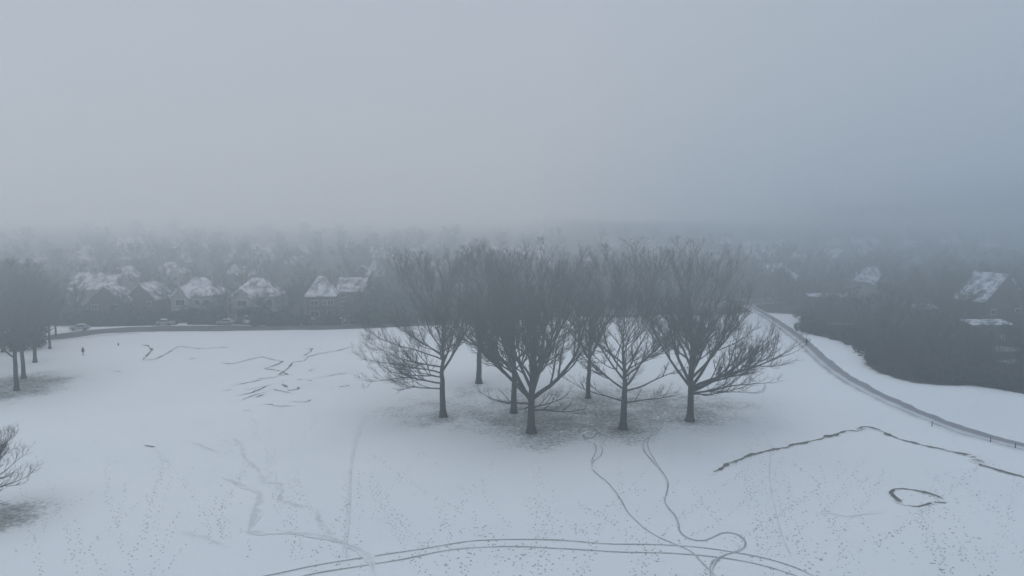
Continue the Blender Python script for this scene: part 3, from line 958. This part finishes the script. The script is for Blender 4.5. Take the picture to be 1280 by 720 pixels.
def house_gable(loc, rz, label, group, w=9.5, d=9, he=5.6, hr=9.6, wall='brick', roof='roof', axis='x'):
    o = thing('house', label, 'house', loc, rz, group)
    m = MB()
    if axis == 'x':
        m.prism([(0, -1.5), (0, he), (d / 2, hr), (d, he), (d, -1.5)], -w / 2, w / 2, 'x')
    else:
        m.prism([(-w / 2, -1.5), (-w / 2, he), (0, hr), (w / 2, he), (w / 2, -1.5)], 0, d, 'y')
    m.build('wall', M[wall], o)
    r = MB()
    if axis == 'x':
        k = (hr - he) / (d / 2)
        gable_roof(r, -w / 2 - .35, w / 2 + .35, -.5, d + .5, he - .5 * k + .02, hr + .02, .24)
    else:
        k = (hr - he) / (w / 2)
        gable_roof(r, -w / 2 - .5, w / 2 + .5, -.35, d + .35, he - .5 * k + .02, hr + .02, .24, 'y')
    rf = r.build('roof', M[roof], o)
    chimney(rf, w / 2 - .9 if axis == 'x' else 0.5, d / 2 if axis == 'x' else d - .8, hr - 1.2, hr + 1.4)
    for sx in (-.3, .3):
        window(o, sx * w, 0, 3.6, 1.5, 1.35)
    window(o, -.3 * w, 0, .9, 2.0, 1.5)
    window(o, d * .5, w / 2, 3.4, 1.1, 1.3, '+x')
    dm = MB(); dm.box(.22 * w - .48, .22 * w + .48, -.06, .05, -.02, 2.1)
    dr = dm.build('door', M['door'], o)
    hm = MB(); hm.box(.22 * w + .3, .22 * w + .36, -.11, -.04, 1.0, 1.12); hm.build('handle', M['metal'], dr)
    index_kids(o)
    return o


def hloc(px, d):
    x, y = at(px, d)
    return (x, y, gz(x, y) - .02)


HG = 'snow roofed houses beyond the road'
protoA = house_hip(hloc(237, 194), R(-4), 'pale rendered house with hipped snowy roof and front gable, first clear one from the left', HG)
protoB = house_gable(hloc(128, 191), R(6), 'dark brick gabled house with patchy snow, left of the clear hipped houses', HG, w=9, axis='y', wall='darkwall', roof='roofthin')
protoC = house_gable(hloc(438, 216), R(3), 'small brick house with a steep white roof just left of the tree clump', HG, w=8, hr=9.0)
protoD = house_hip(hloc(399, 196), R(8), 'dark brick house with a peaked snowy roof behind the hedge left of the clump', HG, w=7.4, d=8.0, hr=11.8, wall='darkwall', bay=False)
protoE = house_gable(hloc(108, 214), R(-12), 'long gabled house with a broad white roof behind the left street', HG, w=15, d=10, he=6.2, hr=10.4, wall='render')
h = copy_tree(protoA); h.location = hloc(314, 194); h.rotation_euler.z = R(3); h['label'] = 'pale rendered hipped house with patchy snow, behind the white van'
h = copy_tree(protoB); h.location = hloc(172, 197); h.rotation_euler.z = R(-8); h['label'] = 'gabled house with one white roof slope, between the dark gable and the hipped house'


def row(protos, pxs, d, dj, rowname):
    pxs = sorted(pxs)
    for i, px in enumerate(pxs):
        p = protos[int(rng.integers(len(protos)))]
        c = copy_tree(p)
        dd = d + rng.uniform(-dj, dj)
        c.location = hloc(px, dd)
        c.rotation_euler.z = R(rng.choice([0, 0, 0, 90, -90, 180]) + rng.uniform(-12, 12))
        s = rng.uniform(.86, 1.06); c.scale = (s, s, s * rng.uniform(.92, 1.05))
        c['label'] = '%s snow roofed house from the left in the %s' % (ORD[i], rowname)


ALL = [protoA, protoB, protoC, protoD, protoE]
row(ALL[:4], [52, 140, 205, 290, 452, 470, 540], 252, 8, 'second row of roofs')
row(ALL, [40, 95, 120, 150, 205, 230, 300, 330, 372, 446, 462, 475, 490, 530, 590, 625, 660], 318, 12, 'third row of roofs')
row(ALL, [160, 212, 250, 330, 340, 380, 430, 470, 520, 562, 600, 640, 690, 712, 742, 760, 800], 372, 18, 'faintest fourth row of roofs')
row(ALL, [570, 606, 640, 690, 735, 772, 800, 842], 275, 8, 'row behind the tree clump')
row(ALL, [905, 928, 950, 975, 1000, 1030, 1060, 1092], 330, 14, 'row beyond the footpath')
row(ALL, [880, 915, 945, 985, 1045, 1085, 1130, 1180, 1240], 405, 16, 'faint far row beyond the wood')

# right hand side
hr_ = house_gable(hloc(1262, 172), R(14), 'large dark gabled house with white roof slopes at the right edge', HG, w=12, d=9, he=7, hr=13, wall='darkwall', roof='roofthin', axis='y')
hr_.location.z += 1.2
c = copy_tree(protoA); c.location = hloc(1105, 232); c.rotation_euler.z = R(20); c['label'] = 'hipped house with a patchy white roof above the wood at the right'
c = copy_tree(protoC); c.location = hloc(1198, 236); c.rotation_euler.z = R(-20); c['label'] = 'small house showing specks of white roof left of the large gabled house'
c = copy_tree(protoC); c.location = hloc(970, 262); c.rotation_euler.z = R(5); c['label'] = 'low house with a thin white roof beyond the end of the footpath'
c = copy_tree(protoC); c.location = hloc(996, 254); c.rotation_euler.z = R(60); c['label'] = 'small pale fronted house right of the end of the footpath'


def shed(px, d, w, dp, h, label, rz=0.0):
    x, y = at(px, d)
    o = thing('shed', label, 'shed', (x, y, gz(x, y)), rz)
    m = MB(); m.prism([(0, -.4), (0, h), (dp, h + .5), (dp, -.4)], -w / 2, w / 2, 'x'); m.build('wall', M['wood'], o)
    r = MB(); r.prism([(-.3, h - .05 + .02), (-.3, h + .17), (dp + .3, h + .77), (dp + .3, h + .57)], -w / 2 - .3, w / 2 + .3, 'x'); r.build('roof', M['roofthin'], o)
    dm = MB(); dm.box(-.5, .4, -.06, .03, 0, 1.95); dm.build('door', M['door'], o)
    window(o, w * .3, 0, 1.0, .8, .8)
    return o


shed(1166, 186, 6, 4, 4.4, 'low shed with a flat snowy roof in the middle of the right hand wood', R(8))
shed(1246, 158, 9, 3.2, 4.2, 'long low snow topped shed below the large gabled house', R(4))
shed(1040, 222, 12, 3, 3.4, 'long thin snow topped garage roof behind the wood', R(-4))


# ------------------------------------------------------------------ hedges, cars, lamps, posts
def hedge(p0, p1, h, w, label, group=None, dens=38):
    g = np.random.default_rng(int(abs(p0[0]) * 10) + 3)
    p0 = np.array(p0); p1 = np.array(p1); L = np.linalg.norm(p1 - p0)
    n = int(L * dens * (h + w))
    T = (p1 - p0) / L; Nn = np.array([-T[1], T[0]])
    s = g.random(n) * L; a = g.random(n)
    side = g.integers(0, 3, n)
    hh = h * (1 + .08 * np.sin(s * 1.7) + .05 * np.sin(s * 4.1))
    u = np.where(side == 0, -w / 2, np.where(side == 1, w / 2, (a - .5) * w)) + g.normal(0, .07, n)
    v = np.where(side == 2, hh, a * hh) + g.normal(0, .06, n)
    c = p0[None] + T[None] * s[:, None] + Nn[None] * u[:, None]
    c3 = np.column_stack([c, terrain(c[:, 0], c[:, 1]) + np.maximum(v, .02)])
    d1 = norm(g.normal(0, 1, (n, 3))) * .16; d2 = norm(np.cross(d1, g.normal(0, 1, (n, 3)))) * .11
    V = np.stack([c3 - d1, c3 + d2, c3 + d1, c3 - d2], 1).reshape(-1, 3)
    F4 = np.arange(4 * n).reshape(n, 4)
    # inner body so that the hedge is not see-through
    k = max(2, int(L / 1.5)); bv = []; bf = []
    for i in range(k + 1):
        q = p0 + (p1 - p0) * i / k; z = gz(q[0], q[1]); hi = h * (.9 + .06 * math.sin(i * 2.1))
        for (uu, zz) in ((-w * .42, -.2), (-w * .4, hi * .93), (0, hi), (w * .4, hi * .93), (w * .42, -.2)):
            bv.append((q[0] + Nn[0] * uu, q[1] + Nn[1] * uu, z + zz))
    for i in range(k):
        for j in range(4):
            bf.append((i * 5 + j, i * 5 + j + 1, i * 5 + 6 + j, i * 5 + 5 + j))
    base = len(V)
    V = np.vstack([V, np.array(bv)]); F4 = np.vstack([F4, np.array(bf) + base])
    o = link('hedge', mesh_np('hedge', V, F4, M['hedge']))
    tag(o, label, 'hedge', group)
    return o


for (pa, pb, d, hh, lab) in ((90, 196, 185, 1.7, 'dark clipped hedge in front of the gabled houses at the left'), (203, 218, 186, 1.6, 'short dark hedge left of the first hipped house'), (231, 282, 186, 1.7, 'dark hedge in front of the first hipped house'),
                             (330, 372, 186, 1.8, 'dark hedge right of the white van'), (392, 424, 187, 1.5, 'low dark hedge in front of the peaked dark brick house'), (436, 520, 189, 2.0, 'dark hedge nearest the left branches of the clump')):
    hedge(at(pa, d), at(pb, d + .4), hh, 1.1, lab)
for (pa, da, pb, db, hh, lab) in ((525, 193, 650, 203, 2.6, 'tall dark hedge behind the left half of the clump'), (655, 205, 800, 220, 2.6, 'tall dark hedge behind the right half of the clump'), (805, 222, 900, 234, 2.4, 'dark hedge behind the right end of the clump')):
    hedge(at(pa, da), at(pb, db), hh, 1.6, lab, None, 24)


def car_proto(loc, rz, label, paint):
    o = thing('parked_car', label, 'car', loc, rz, 'cars parked along the road')
    m = MB()
    prof = [(-2.1, .32), (-2.12, .75), (-1.95, .92), (-.95, 1.0), (-.35, 1.42), (.95, 1.46), (1.6, 1.05), (2.05, .98), (2.12, .6), (2.08, .32)]
    m.prism([(a, z) for a, z in prof], -.86, .86, 'y')
    m.build('body', M[paint], o, .05)
    s = MB(); s.prism([(-.4, 1.40), (-.35, 1.50), (.95, 1.54), (1.05, 1.43)], -.78, .78, 'y'); s.build('roof_snow', M['snow'], o)
    for sy in (-1, 1):
        g_ = MB(); g_.prism([(-.82, 1.02), (-.34, 1.36), (.9, 1.40), (1.42, 1.06)], sy * .855, sy * .875, 'y'); g_.build('side_window', M['glass'], o)
    g_ = MB(); g_.poly([(-.97, -.7, 1.03), (-.97, .7, 1.03), (-.42, .66, 1.41), (-.42, -.66, 1.41)], [(0, 1, 2, 3)]); g_.build('windscreen', M['glass'], o)
    for sx in (-1.3, 1.32):
        for sy in (-.8, .8):
            w_ = MB(); w_.tube([(sx, sy - .1, .32), (sx, sy + .1, .32)], .32, 16); wo = w_.build('wheel', M['rubber'], o)
            r_ = MB(); e = .105 if sy > 0 else -.105; r_.tube([(sx, sy, .32), (sx, sy + e, .32)], .19, 12); r_.build('rim', M['metal'], wo)
    for sy in (-.6, .6):
        l_ = MB(); l_.box(-2.15, -2.08, sy - .17, sy + .17, .62, .76); l_.build('headlight', M['lamp'], o)
    index_kids(o)
    return o


def van_proto(loc, rz, label):
    o = thing('parked_van', label, 'van', loc, rz)
    m = MB()
    m.prism([(-2.5, .4), (-2.52, 1.0), (-2.2, 1.2), (-1.6, 2.0), (-1.3, 2.15), (2.4, 2.2), (2.5, 2.0), (2.5, .4)], -.95, .95, 'y')
    m.build('body', M['white'], o, .05)
    g_ = MB(); g_.poly([(-2.17, -.8, 1.26), (-2.17, .8, 1.26), (-1.66, .76, 1.95), (-1.66, -.76, 1.95)], [(0, 1, 2, 3)]); g_.build('windscreen', M['glass'], o)
    for sy in (-1, 1):
        g_ = MB(); g_.prism([(-1.95, 1.28), (-1.5, 1.9), (-.8, 1.9), (-.8, 1.28)], sy * .945, sy * .965, 'y'); g_.build('side_window', M['glass'], o)
    for sx in (-1.6, 1.6):
        for sy in (-.86, .86):
            w_ = MB(); w_.tube([(sx, sy - .12, .36), (sx, sy + .12, .36)], .36, 16); w_.build('wheel', M['rubber'], o)
    for sy in (-.65, .65):
        l_ = MB(); l_.box(-2.56, -2.48, sy - .18, sy + .18, .78, .98); l_.build('headlight', M['lamp'], o)
    return o


def gloc(px, py):
    x, y = unproj(px, py)
    return (x, y, gz(x, y) + .06)


c0 = car_proto(gloc(282, 406), R(4), 'silver parked car with snow on its roof left of the white van', 'carsilver')
CARS = [(386, 405.5, 2, 'snow topped parked car right of the white van, by the low hedge'), (426, 405, 184, 'snow topped parked car nearest the left branches of the clump'), (207, 406.5, 180, 'snow topped parked car left of the first hipped house'), (100, 413, 12, 'snow topped parked car by the street lamp at the left')]
for (px, py, rz, lab) in CARS:
    c = copy_tree(c0); c.location = gloc(px, py); c.rotation_euler.z = R(rz); c['label'] = lab
van_proto(gloc(313, 404.5), R(80), 'white van parked end on in front of the patchy roofed hipped house')


def street_lamp(px, py, label, H=5.6):
    x, y = unproj(px, py)
    o = thing('street_lamp', label, 'street lamp', (x, y, gz(x, y)), 0, 'street lamps along the road')
    m = MB(); m.tube([(0, 0, -.2), (0, 0, .9), (0, 0, .95), (0, 0, H)], [.1, .1, .065, .045], 10); m.build('pole', M['metal'], o)
    a = MB(); a.tube([(0, 0, H - .05), (.3, 0, H + .12), (.8, 0, H + .2)], .035, 8); a.build('arm', M['metal'], o)
    h_ = MB(); h_.prism([(.7, H + .13), (.75, H + .27), (1.25, H + .25), (1.3, H + .15)], -.1, .1, 'y'); h_.build('lamp_head', M['metal'], o)
    return o


street_lamp(104, 417, 'thin street lamp standing by the road bend at the left')
street_lamp(436, 411, 'thin street lamp just left of the tree clump')
street_lamp(262, 412, 'thin street lamp between the two hipped houses')


def bollard(px, py, label, h=.7):
    x, y = unproj(px, py)
    o = thing('wooden_post', label, 'post', (x, y, gz(x, y)), 0, 'wooden posts along the footpath')
    m = MB(); m.tube([(0, 0, -.2), (0, 0, h - .1)], [.06, .055], 10); m.build('shaft', M['wood'], o)
    c_ = MB(); c_.tube([(0, 0, h - .1), (0, 0, h - .02), (0, 0, h)], [.062, .055, .02], 10); c_.build('cap', M['wood'], o)


for i, (px, py) in enumerate(((1165, 533), (1238, 553), (1269, 560.5))):
    bollard(px, py, '%s short wooden post from the top of the footpath' % ORD[i])
x, y = unproj(148, 432)
o = thing('wooden_post', 'single dark post standing alone at the far left of the snow field', 'post', (x, y, gz(x, y)))
m = MB(); m.tube([(0, 0, -.2), (0, 0, .5)], [.13, .12], 10); m.build('shaft', M['wood'], o)
m = MB(); m.tube([(0, 0, .5), (0, 0, .56), (0, 0, .6)], [.14, .14, .06], 10); m.build('cap', M['wood'], o)


# ------------------------------------------------------------------ people
def person(px, py, rz, label, stride=.16):
    x, y = unproj(px, py)
    J, E, Rd = [], [], []

    def v(p, r, parent=None):
        J.append(p); Rd.append(r)
        if parent is not None: E.append((parent, len(J) - 1))
        return len(J) - 1
    pel = v((0, 0, .95), .15)
    wst = v((0, -.01, 1.12), .135, pel); ch = v((0, 0, 1.32), .165, wst); nk = v((0, -.01, 1.49), .06, ch)
    hd = v((0, -.03, 1.58), .085, nk); tp = v((0, -.02, 1.72), .085, hd)
    for s, st in ((-1, stride), (1, -stride)):
        sh = v((s * .19, 0, 1.42), .072, ch); el = v((s * .25, st * .5 + .03, 1.16), .055, sh); wr = v((s * .24, st * .9 - .06, .92), .038, el)
        hp = v((s * .04, st * .9 - .09, .85), .034, wr) if False else v((s * .235, st * 1.0 - .09, .84), .034, wr)
        for k in range(4):
            v((s * (.235 + .012 * (k - 1.5)), st * 1.0 - .10 - .012 * k, .765 + .006 * abs(k - 1)), .010, hp)
        v((s * .215, st * 1.0 - .13, .80), .011, hp)
        hip = v((s * .10, 0, .90), .105, pel); kn = v((s * .10, -st * .75 - .05, .50), .068, hip); an = v((s * .10, -st * 1.4 + .03, .09), .048, kn); v((s * .105, -st * 1.4 - .15, .035), .038, an)
    me = bpy.data.meshes.new('person')
    me.from_pydata(J, E, [])
    o = link('person', me)
    md = o.modifiers.new('skin', 'SKIN')
    for i, r in enumerate(Rd):
        me.skin_vertices[0].data[i].radius = (r, r * .85)
    me.skin_vertices[0].data[0].use_root = True
    sb = o.modifiers.new('sub', 'SUBSURF'); sb.levels = 1; sb.render_levels = 2
    dg = bpy.context.evaluated_depsgraph_get()
    nm = bpy.data.meshes.new_from_object(o.evaluated_get(dg))
    o.modifiers.clear(); o.data = nm
    nm.materials.clear()
    for k in ('coat', 'jeans', 'skin', 'hair'): nm.materials.append(M[k])
    for p in nm.polygons:
        c = p.center
        if c.z > 1.53: p.material_index = 3 if (c.z > 1.64 or c.y > -.03) else 2
        elif c.z < .87 and abs(c.x) > .19: p.material_index = 2
        elif c.z < .80: p.material_index = 1
        else: p.material_index = 0
        p.use_smooth = True
    zmin = min(v_.co.z for v_ in nm.vertices)
    o.location = (x, y, gz(x, y) - zmin + .03); o.rotation_euler = (0, 0, rz)
    tag(o, label, 'person')
    # knee length coat skirt and a collar as clothing
    m = MB(); m.tube([(0, 0, .72), (0, 0, .95), (0, -.01, 1.12), (0, 0, 1.30)], [.215, .20, .17, .185], 14, False)
    m.build('coat', M['coat'], o)
    hm = MB(); hm.tube([(0, -.02, 1.65), (0, -.02, 1.74), (0, -.02, 1.79), (0, -.02, 1.81)], [.105, .10, .065, .01], 12, False); hm.build('hat', M['hair'], o)
    return o


person(1008, 432.5, R(200), 'person in a dark coat walking on the footpath at the right')
person(104, 444.5, R(70), 'person in a dark coat standing in the snow at the far left')

# ------------------------------------------------------------------ background trees
def shrub_mesh(seed):
    g = np.random.default_rng(seed)
    cs = g.normal(0, 1, (9, 3)) * np.array([.55, .55, .25]) + np.array([0, 0, .62]); cs[:, 2] = np.clip(cs[:, 2], .25, 1.15)
    n = 1500
    k = g.integers(0, 9, n)
    d = norm(g.normal(0, 1, (n, 3))) * (g.uniform(.5, 1, (n, 1)) ** .5) * g.uniform(.28, .48, 9)[k][:, None]
    c = cs[k] + d; c[:, 2] = np.maximum(c[:, 2], .04)
    a = norm(g.normal(0, 1, (n, 3))) * .085; b = norm(np.cross(a, g.normal(0, 1, (n, 3)))) * .055
    return mesh_np('foliage', np.stack([c - a, c + b, c + a, c - b], 1).reshape(-1, 3), np.arange(4 * n).reshape(n, 4), M['hedge'])


shrubs = [shrub_mesh(s_) for s_ in range(5)]
stem_mb = MB()
for q in range(5):
    a_ = q * 1.257; stem_mb.tube([(0, 0, -.1), (.12 * math.cos(a_), .12 * math.sin(a_), .3), (.4 * math.cos(a_), .4 * math.sin(a_), .75)], [.035, .025, .01], 6, False)
stem_me = stem_mb.mesh('stem', M['farbark'])


def shrub(x, y, H, label, group):
    o = thing('shrub', label, 'shrub', (x, y, gz(x, y)), float(rng.uniform(0, 6.28)), group)
    o.scale = (H * .85, H * .85, H * .8)
    link('foliage', shrubs[int(rng.integers(5))], o); link('stem', stem_me, o)


for i in range(64):
    k_ = rng.uniform(0, len(WOOD_PX) - 3); a_ = int(k_)
    q = WOOD[a_] * (1 - k_ + a_) + WOOD[a_ + 1] * (k_ - a_) + rng.normal(0, 1.0, 2) + np.array([1.6, 2.6])
    if abs(q[0]) > 135: continue
    shrub(q[0], q[1], rng.uniform(1.0, 2.6), 'dark low shrub on the ragged snowy edge of the right hand wood', 'shrubs along the edge of the wood')
GS = 'dark evergreen shrubs in the gardens of the houses'
for i in range(74):
    px = -40 + 560 * (i + rng.uniform(0, 1)) / 74; d = rng.choice([rng.uniform(187, 192), rng.uniform(204, 222), rng.uniform(232, 262)])
    x, y = at(px, d)
    shrub(x, y, rng.uniform(2.0, 4.6), 'dark evergreen garden shrub merging into the hazy gardens between the houses', GS)
for i in range(60):
    px = 470 + 560 * (i + rng.uniform(0, 1)) / 60; d = 204 + max(0, px - 600) * .085 + rng.uniform(3, 26)
    x, y = at(px, d)
    shrub(x, y, rng.uniform(2.4, 5.2), 'dark shrub in the hazy belt behind the tree clump', 'shrubs in the belt behind the clump')
for i in range(26):
    px = -90 + 190 * (i + rng.uniform(0, 1)) / 26; py = rng.uniform(414, 440)
    x, y = unproj(px, py)
    if px > 62 : y = max(y, 190)
    shrub(x, y, rng.uniform(2, 4), 'dark shrub under the grove beyond the left field corner', 'shrubs under the left grove')
def scatter(n, px0, px1, d0, d1, h0, h1, label, group, avoid=True):
    k = 0
    for i in range(n * 4):
        if k >= n: break
        px = px0 + (px1 - px0) * ((k + rng.uniform(.1, .9)) / n)
        d = rng.uniform(d0, d1)
        x, y = at(px, d)
        vtree(far_var, int(rng.integers(7)), x, y, rng.uniform(h0, h1), 12, label, group)
        k += 1


GT = 'bare garden trees among the houses'
for i, (px, d, H, lab) in enumerate(((326, 188, 8.5, 'bare tree in front of the patchy roofed hipped house'), (280, 190, 10, 'bare tree between the two pale hipped houses'), (150, 188, 9.5, 'bare tree between the two left gabled houses'), (205, 200, 10, 'bare tree left of the first hipped house'),
                                     (360, 190, 10.5, 'bare tree between the hipped house and the peaked dark house'), (376, 199, 12, 'taller bare tree left of the peaked dark house'), (450, 192, 10, 'bare tree right of the small brick house'), (90, 196, 12, 'bare tree at the left end of the street'), (70, 205, 13, 'tall bare tree above the road bend at the left'), (470, 200, 12, 'bare tree behind the leftmost branches of the clump'))):
    x, y = at(px, d)
    vtree(far_var, i, x, y, H, 12, lab, GT)
scatter(14, 20, 480, 218, 240, 11, 16, 'bare tree in the gardens behind the first row of houses', GT)
scatter(22, 0, 560, 268, 300, 12, 17, 'bare tree in the foggy gardens behind the second row of houses', GT)
scatter(26, -20, 900, 340, 375, 13, 19, 'bare tree far off between the foggy rows of roofs', GT)
scatter(34, -60, 1330, 430, 520, 13, 19, 'bare tree on the fogged horizon beyond the houses', 'trees on the fogged horizon')
scatter(62, 470, 985, 208, 262, 11, 17, 'bare tree in the dark belt behind the tree clump', 'belt of trees behind the clump')
scatter(20, 900, 1300, 262, 330, 11, 16, 'bare tree in the fog beyond the right hand wood', 'trees beyond the right hand wood')

# the wood at the right: trees and undergrowth
k = 0
tries = 0
GW = 'bare trees of the dark wood at the right'
while k < 85 and tries < 4000:
    tries += 1
    y = rng.uniform(118, 270); x = rng.uniform(45, 215)
    px = x / y * F + 640
    if px > 1360: continue
    if not bool(inside(WOOD, np.array([x]), np.array([y]))[0]): continue
    dd = float(poly_dist(WOOD, np.array([x]), np.array([y]))[0])
    if dd < 1.5: continue
    H = min(14.5, 5.0 + dd * .35) * rng.uniform(.8, 1.15)
    if px > 1225 and 140 < y < 176: continue
    vtree(far_var, int(rng.integers(7)), x, y, H, 12, 'bare tree crowded in the dark foggy wood right of the footpath', GW)
    k += 1


def undergrowth():
    g = np.random.default_rng(5)
    n = 90000
    x = g.uniform(40, 230, n * 3); y = g.uniform(110, 290, n * 3)
    ok = inside(WOOD, x, y) & (x / y * F + 640 < 1400)
    x, y = x[ok][:n], y[ok][:n]
    dd = poly_dist(WOOD, x, y)
    cl = .5 + .5 * np.sin(x * .35 + 1.3 * np.sin(y * .21)) * np.sin(y * .31 + np.sin(x * .17) * 1.5)
    keep = g.random(len(x)) < (.35 + .65 * cl)
    x, y, dd, cl = x[keep], y[keep], dd[keep], cl[keep]
    h = np.minimum(.6 + dd * .35, 2.2) * (.5 + .9 * cl) * g.uniform(.6, 1.3, len(x))
    n = len(x)
    S = np.column_stack([x, y, terrain(x, y) + g.uniform(0, .5, n) * h])
    D = np.column_stack([g.normal(0, .55, n), g.normal(0, .55, n), np.ones(n)])
    P, Rr = grow(S, D, h, np.full(n, .03), 3, np.zeros(n), .25, .4, g)
    V, Q = tubes(P, Rr, 3)
    tag(link('undergrowth', mesh_np('undergrowth', V, Q, M['farbark'])), 'dense dark bramble undergrowth filling the wood at the right', kind='stuff')


undergrowth()

# ------------------------------------------------------------------ fog, then added vignette boxes
FOG = [(-12, 12, .0015, 'thin ground level fog over the snow field'), (12, 19, .0034, 'light fog around the lower branches'),
       (19, 26, .0084, 'thicker fog around the tree crowns'), (26, 44, .0104, 'dim fog hanging level with the tree tops'), (44, 85, .0118, 'thick pale grey fog bank hanging above the tree tops')]
FOG += [(-11.5, 19, .0022, 'hazier fog lying over the streets of houses'), (-11.4, 31, .0016, 'hazy fog rising to the roofs and tree tops of the town'),
        (-11.3, 41, .0012, 'soft dim bank of fog over the whole town'), (-11.2, 54, .0009, 'soft upper edge of the fog bank over the town')]
for z0, z1, dens, lab in FOG:
    fm = MB()
    town_ = -11.6 < z0 < -11
    fm.box(-1700 + abs(z0), 1700 - abs(z0), 164 + z1 * .2 if town_ else -300, 2590 - z1 * .1 if town_ else 2600, z0 + .005, z1 - .005)
    fmat = bpy.data.materials.new('fog'); fmat.use_nodes = True
    nt = fmat.node_tree; nt.nodes.clear()
    out = nt.nodes.new('ShaderNodeOutputMaterial')
    vs = nt.nodes.new('ShaderNodeVolumeScatter')
    vs.inputs['Density'].default_value = dens
    vs.inputs['Color'].default_value = (0.48, 0.52, 0.535, 1) if z0 >= 44 else (0.38, 0.42, 0.435, 1)
    vs.inputs['Anisotropy'].default_value = 0.4
    nt.links.new(vs.outputs[0], out.inputs['Volume'])
    tag(fm.build('fog', fmat), lab, kind='stuff')

for k, (x0, z0, dens) in enumerate(((140, 2, .0007), (90, 5, .0006), (50, 9, .0006), (20, 14, .0005))):  # added absorbing boxes that darken and blue the right side like lens vignetting
    fm = MB(); fm.box(x0, 1690 - k, -280 + k, 2580 - k, z0, 84.5 - .2 * k)
    fmat = bpy.data.materials.new('vignette_absorber'); fmat.use_nodes = True
    nt = fmat.node_tree; nt.nodes.clear()
    out = nt.nodes.new('ShaderNodeOutputMaterial')
    va = nt.nodes.new('ShaderNodeVolumeAbsorption')
    va.inputs['Density'].default_value = dens
    va.inputs['Color'].default_value = (.15, .47, .74, 1)
    nt.links.new(va.outputs[0], out.inputs['Volume'])
    tag(fm.build('fog', fmat), 'added absorbing volume that tints the right side darker and bluer', kind='stuff')

# ------------------------------------------------------------------ sky, sun
EL, AZ = R(80), R(-14)            # sun behind the fog, ahead of the camera and a little to the left
w = bpy.data.worlds.new('World'); sc.world = w; w.use_nodes = True
nt = w.node_tree
sky = nt.nodes.new('ShaderNodeTexSky')
sky.sky_type = 'NISHITA'; sky.sun_disc = False
sky.sun_elevation = EL; sky.sun_rotation = AZ
sky.dust_density = 1.0; sky.air_density = 1.0
hsv = nt.nodes.new('ShaderNodeHueSaturation'); hsv.inputs['Saturation'].default_value = 0.50
nt.links.new(sky.outputs[0], hsv.inputs['Color'])
# an overcast sky is about three times as bright overhead as at the horizon
wz = N(nt, 'ShaderNodeSeparateXYZ'); nt.links.new(N(nt, 'ShaderNodeTexCoord').outputs['Generated'], wz.inputs[0])
mr = N(nt, 'ShaderNodeMapRange'); mr.inputs['From Min'].default_value = 0.05; mr.inputs['From Max'].default_value = 0.75
mr.inputs['To Min'].default_value = 0.30; mr.inputs['To Max'].default_value = 1.0
nt.links.new(wz.outputs[2], mr.inputs['Value'])
vm = N(nt, 'ShaderNodeVectorMath', operation='SCALE')
nt.links.new(hsv.outputs[0], vm.inputs[0]); nt.links.new(mr.outputs[0], vm.inputs['Scale'])
nt.links.new(vm.outputs[0], nt.nodes['Background'].inputs['Color'])
nt.nodes['Background'].inputs['Strength'].default_value = 0.15
sun = bpy.data.lights.new('sun', 'SUN'); sun.energy = 1.42; sun.angle = R(25); sun.color = (.985, 1, .95)
so = link('sun', sun)
sd_ = Vector((math.sin(AZ) * math.cos(EL), math.cos(AZ) * math.cos(EL), math.sin(EL)))
so.rotation_euler = sd_.to_track_quat('Z', 'Y').to_euler()
so.location = sd_ * 400

sc.view_settings.view_transform = 'Standard'
sc.view_settings.look = 'None'
sc.view_settings.exposure = 0
cy = sc.cycles
cy.volume_bounces = 4; cy.max_bounces = 8; cy.diffuse_bounces = 3
cy.use_denoising = True
cy.use_adaptive_sampling = False
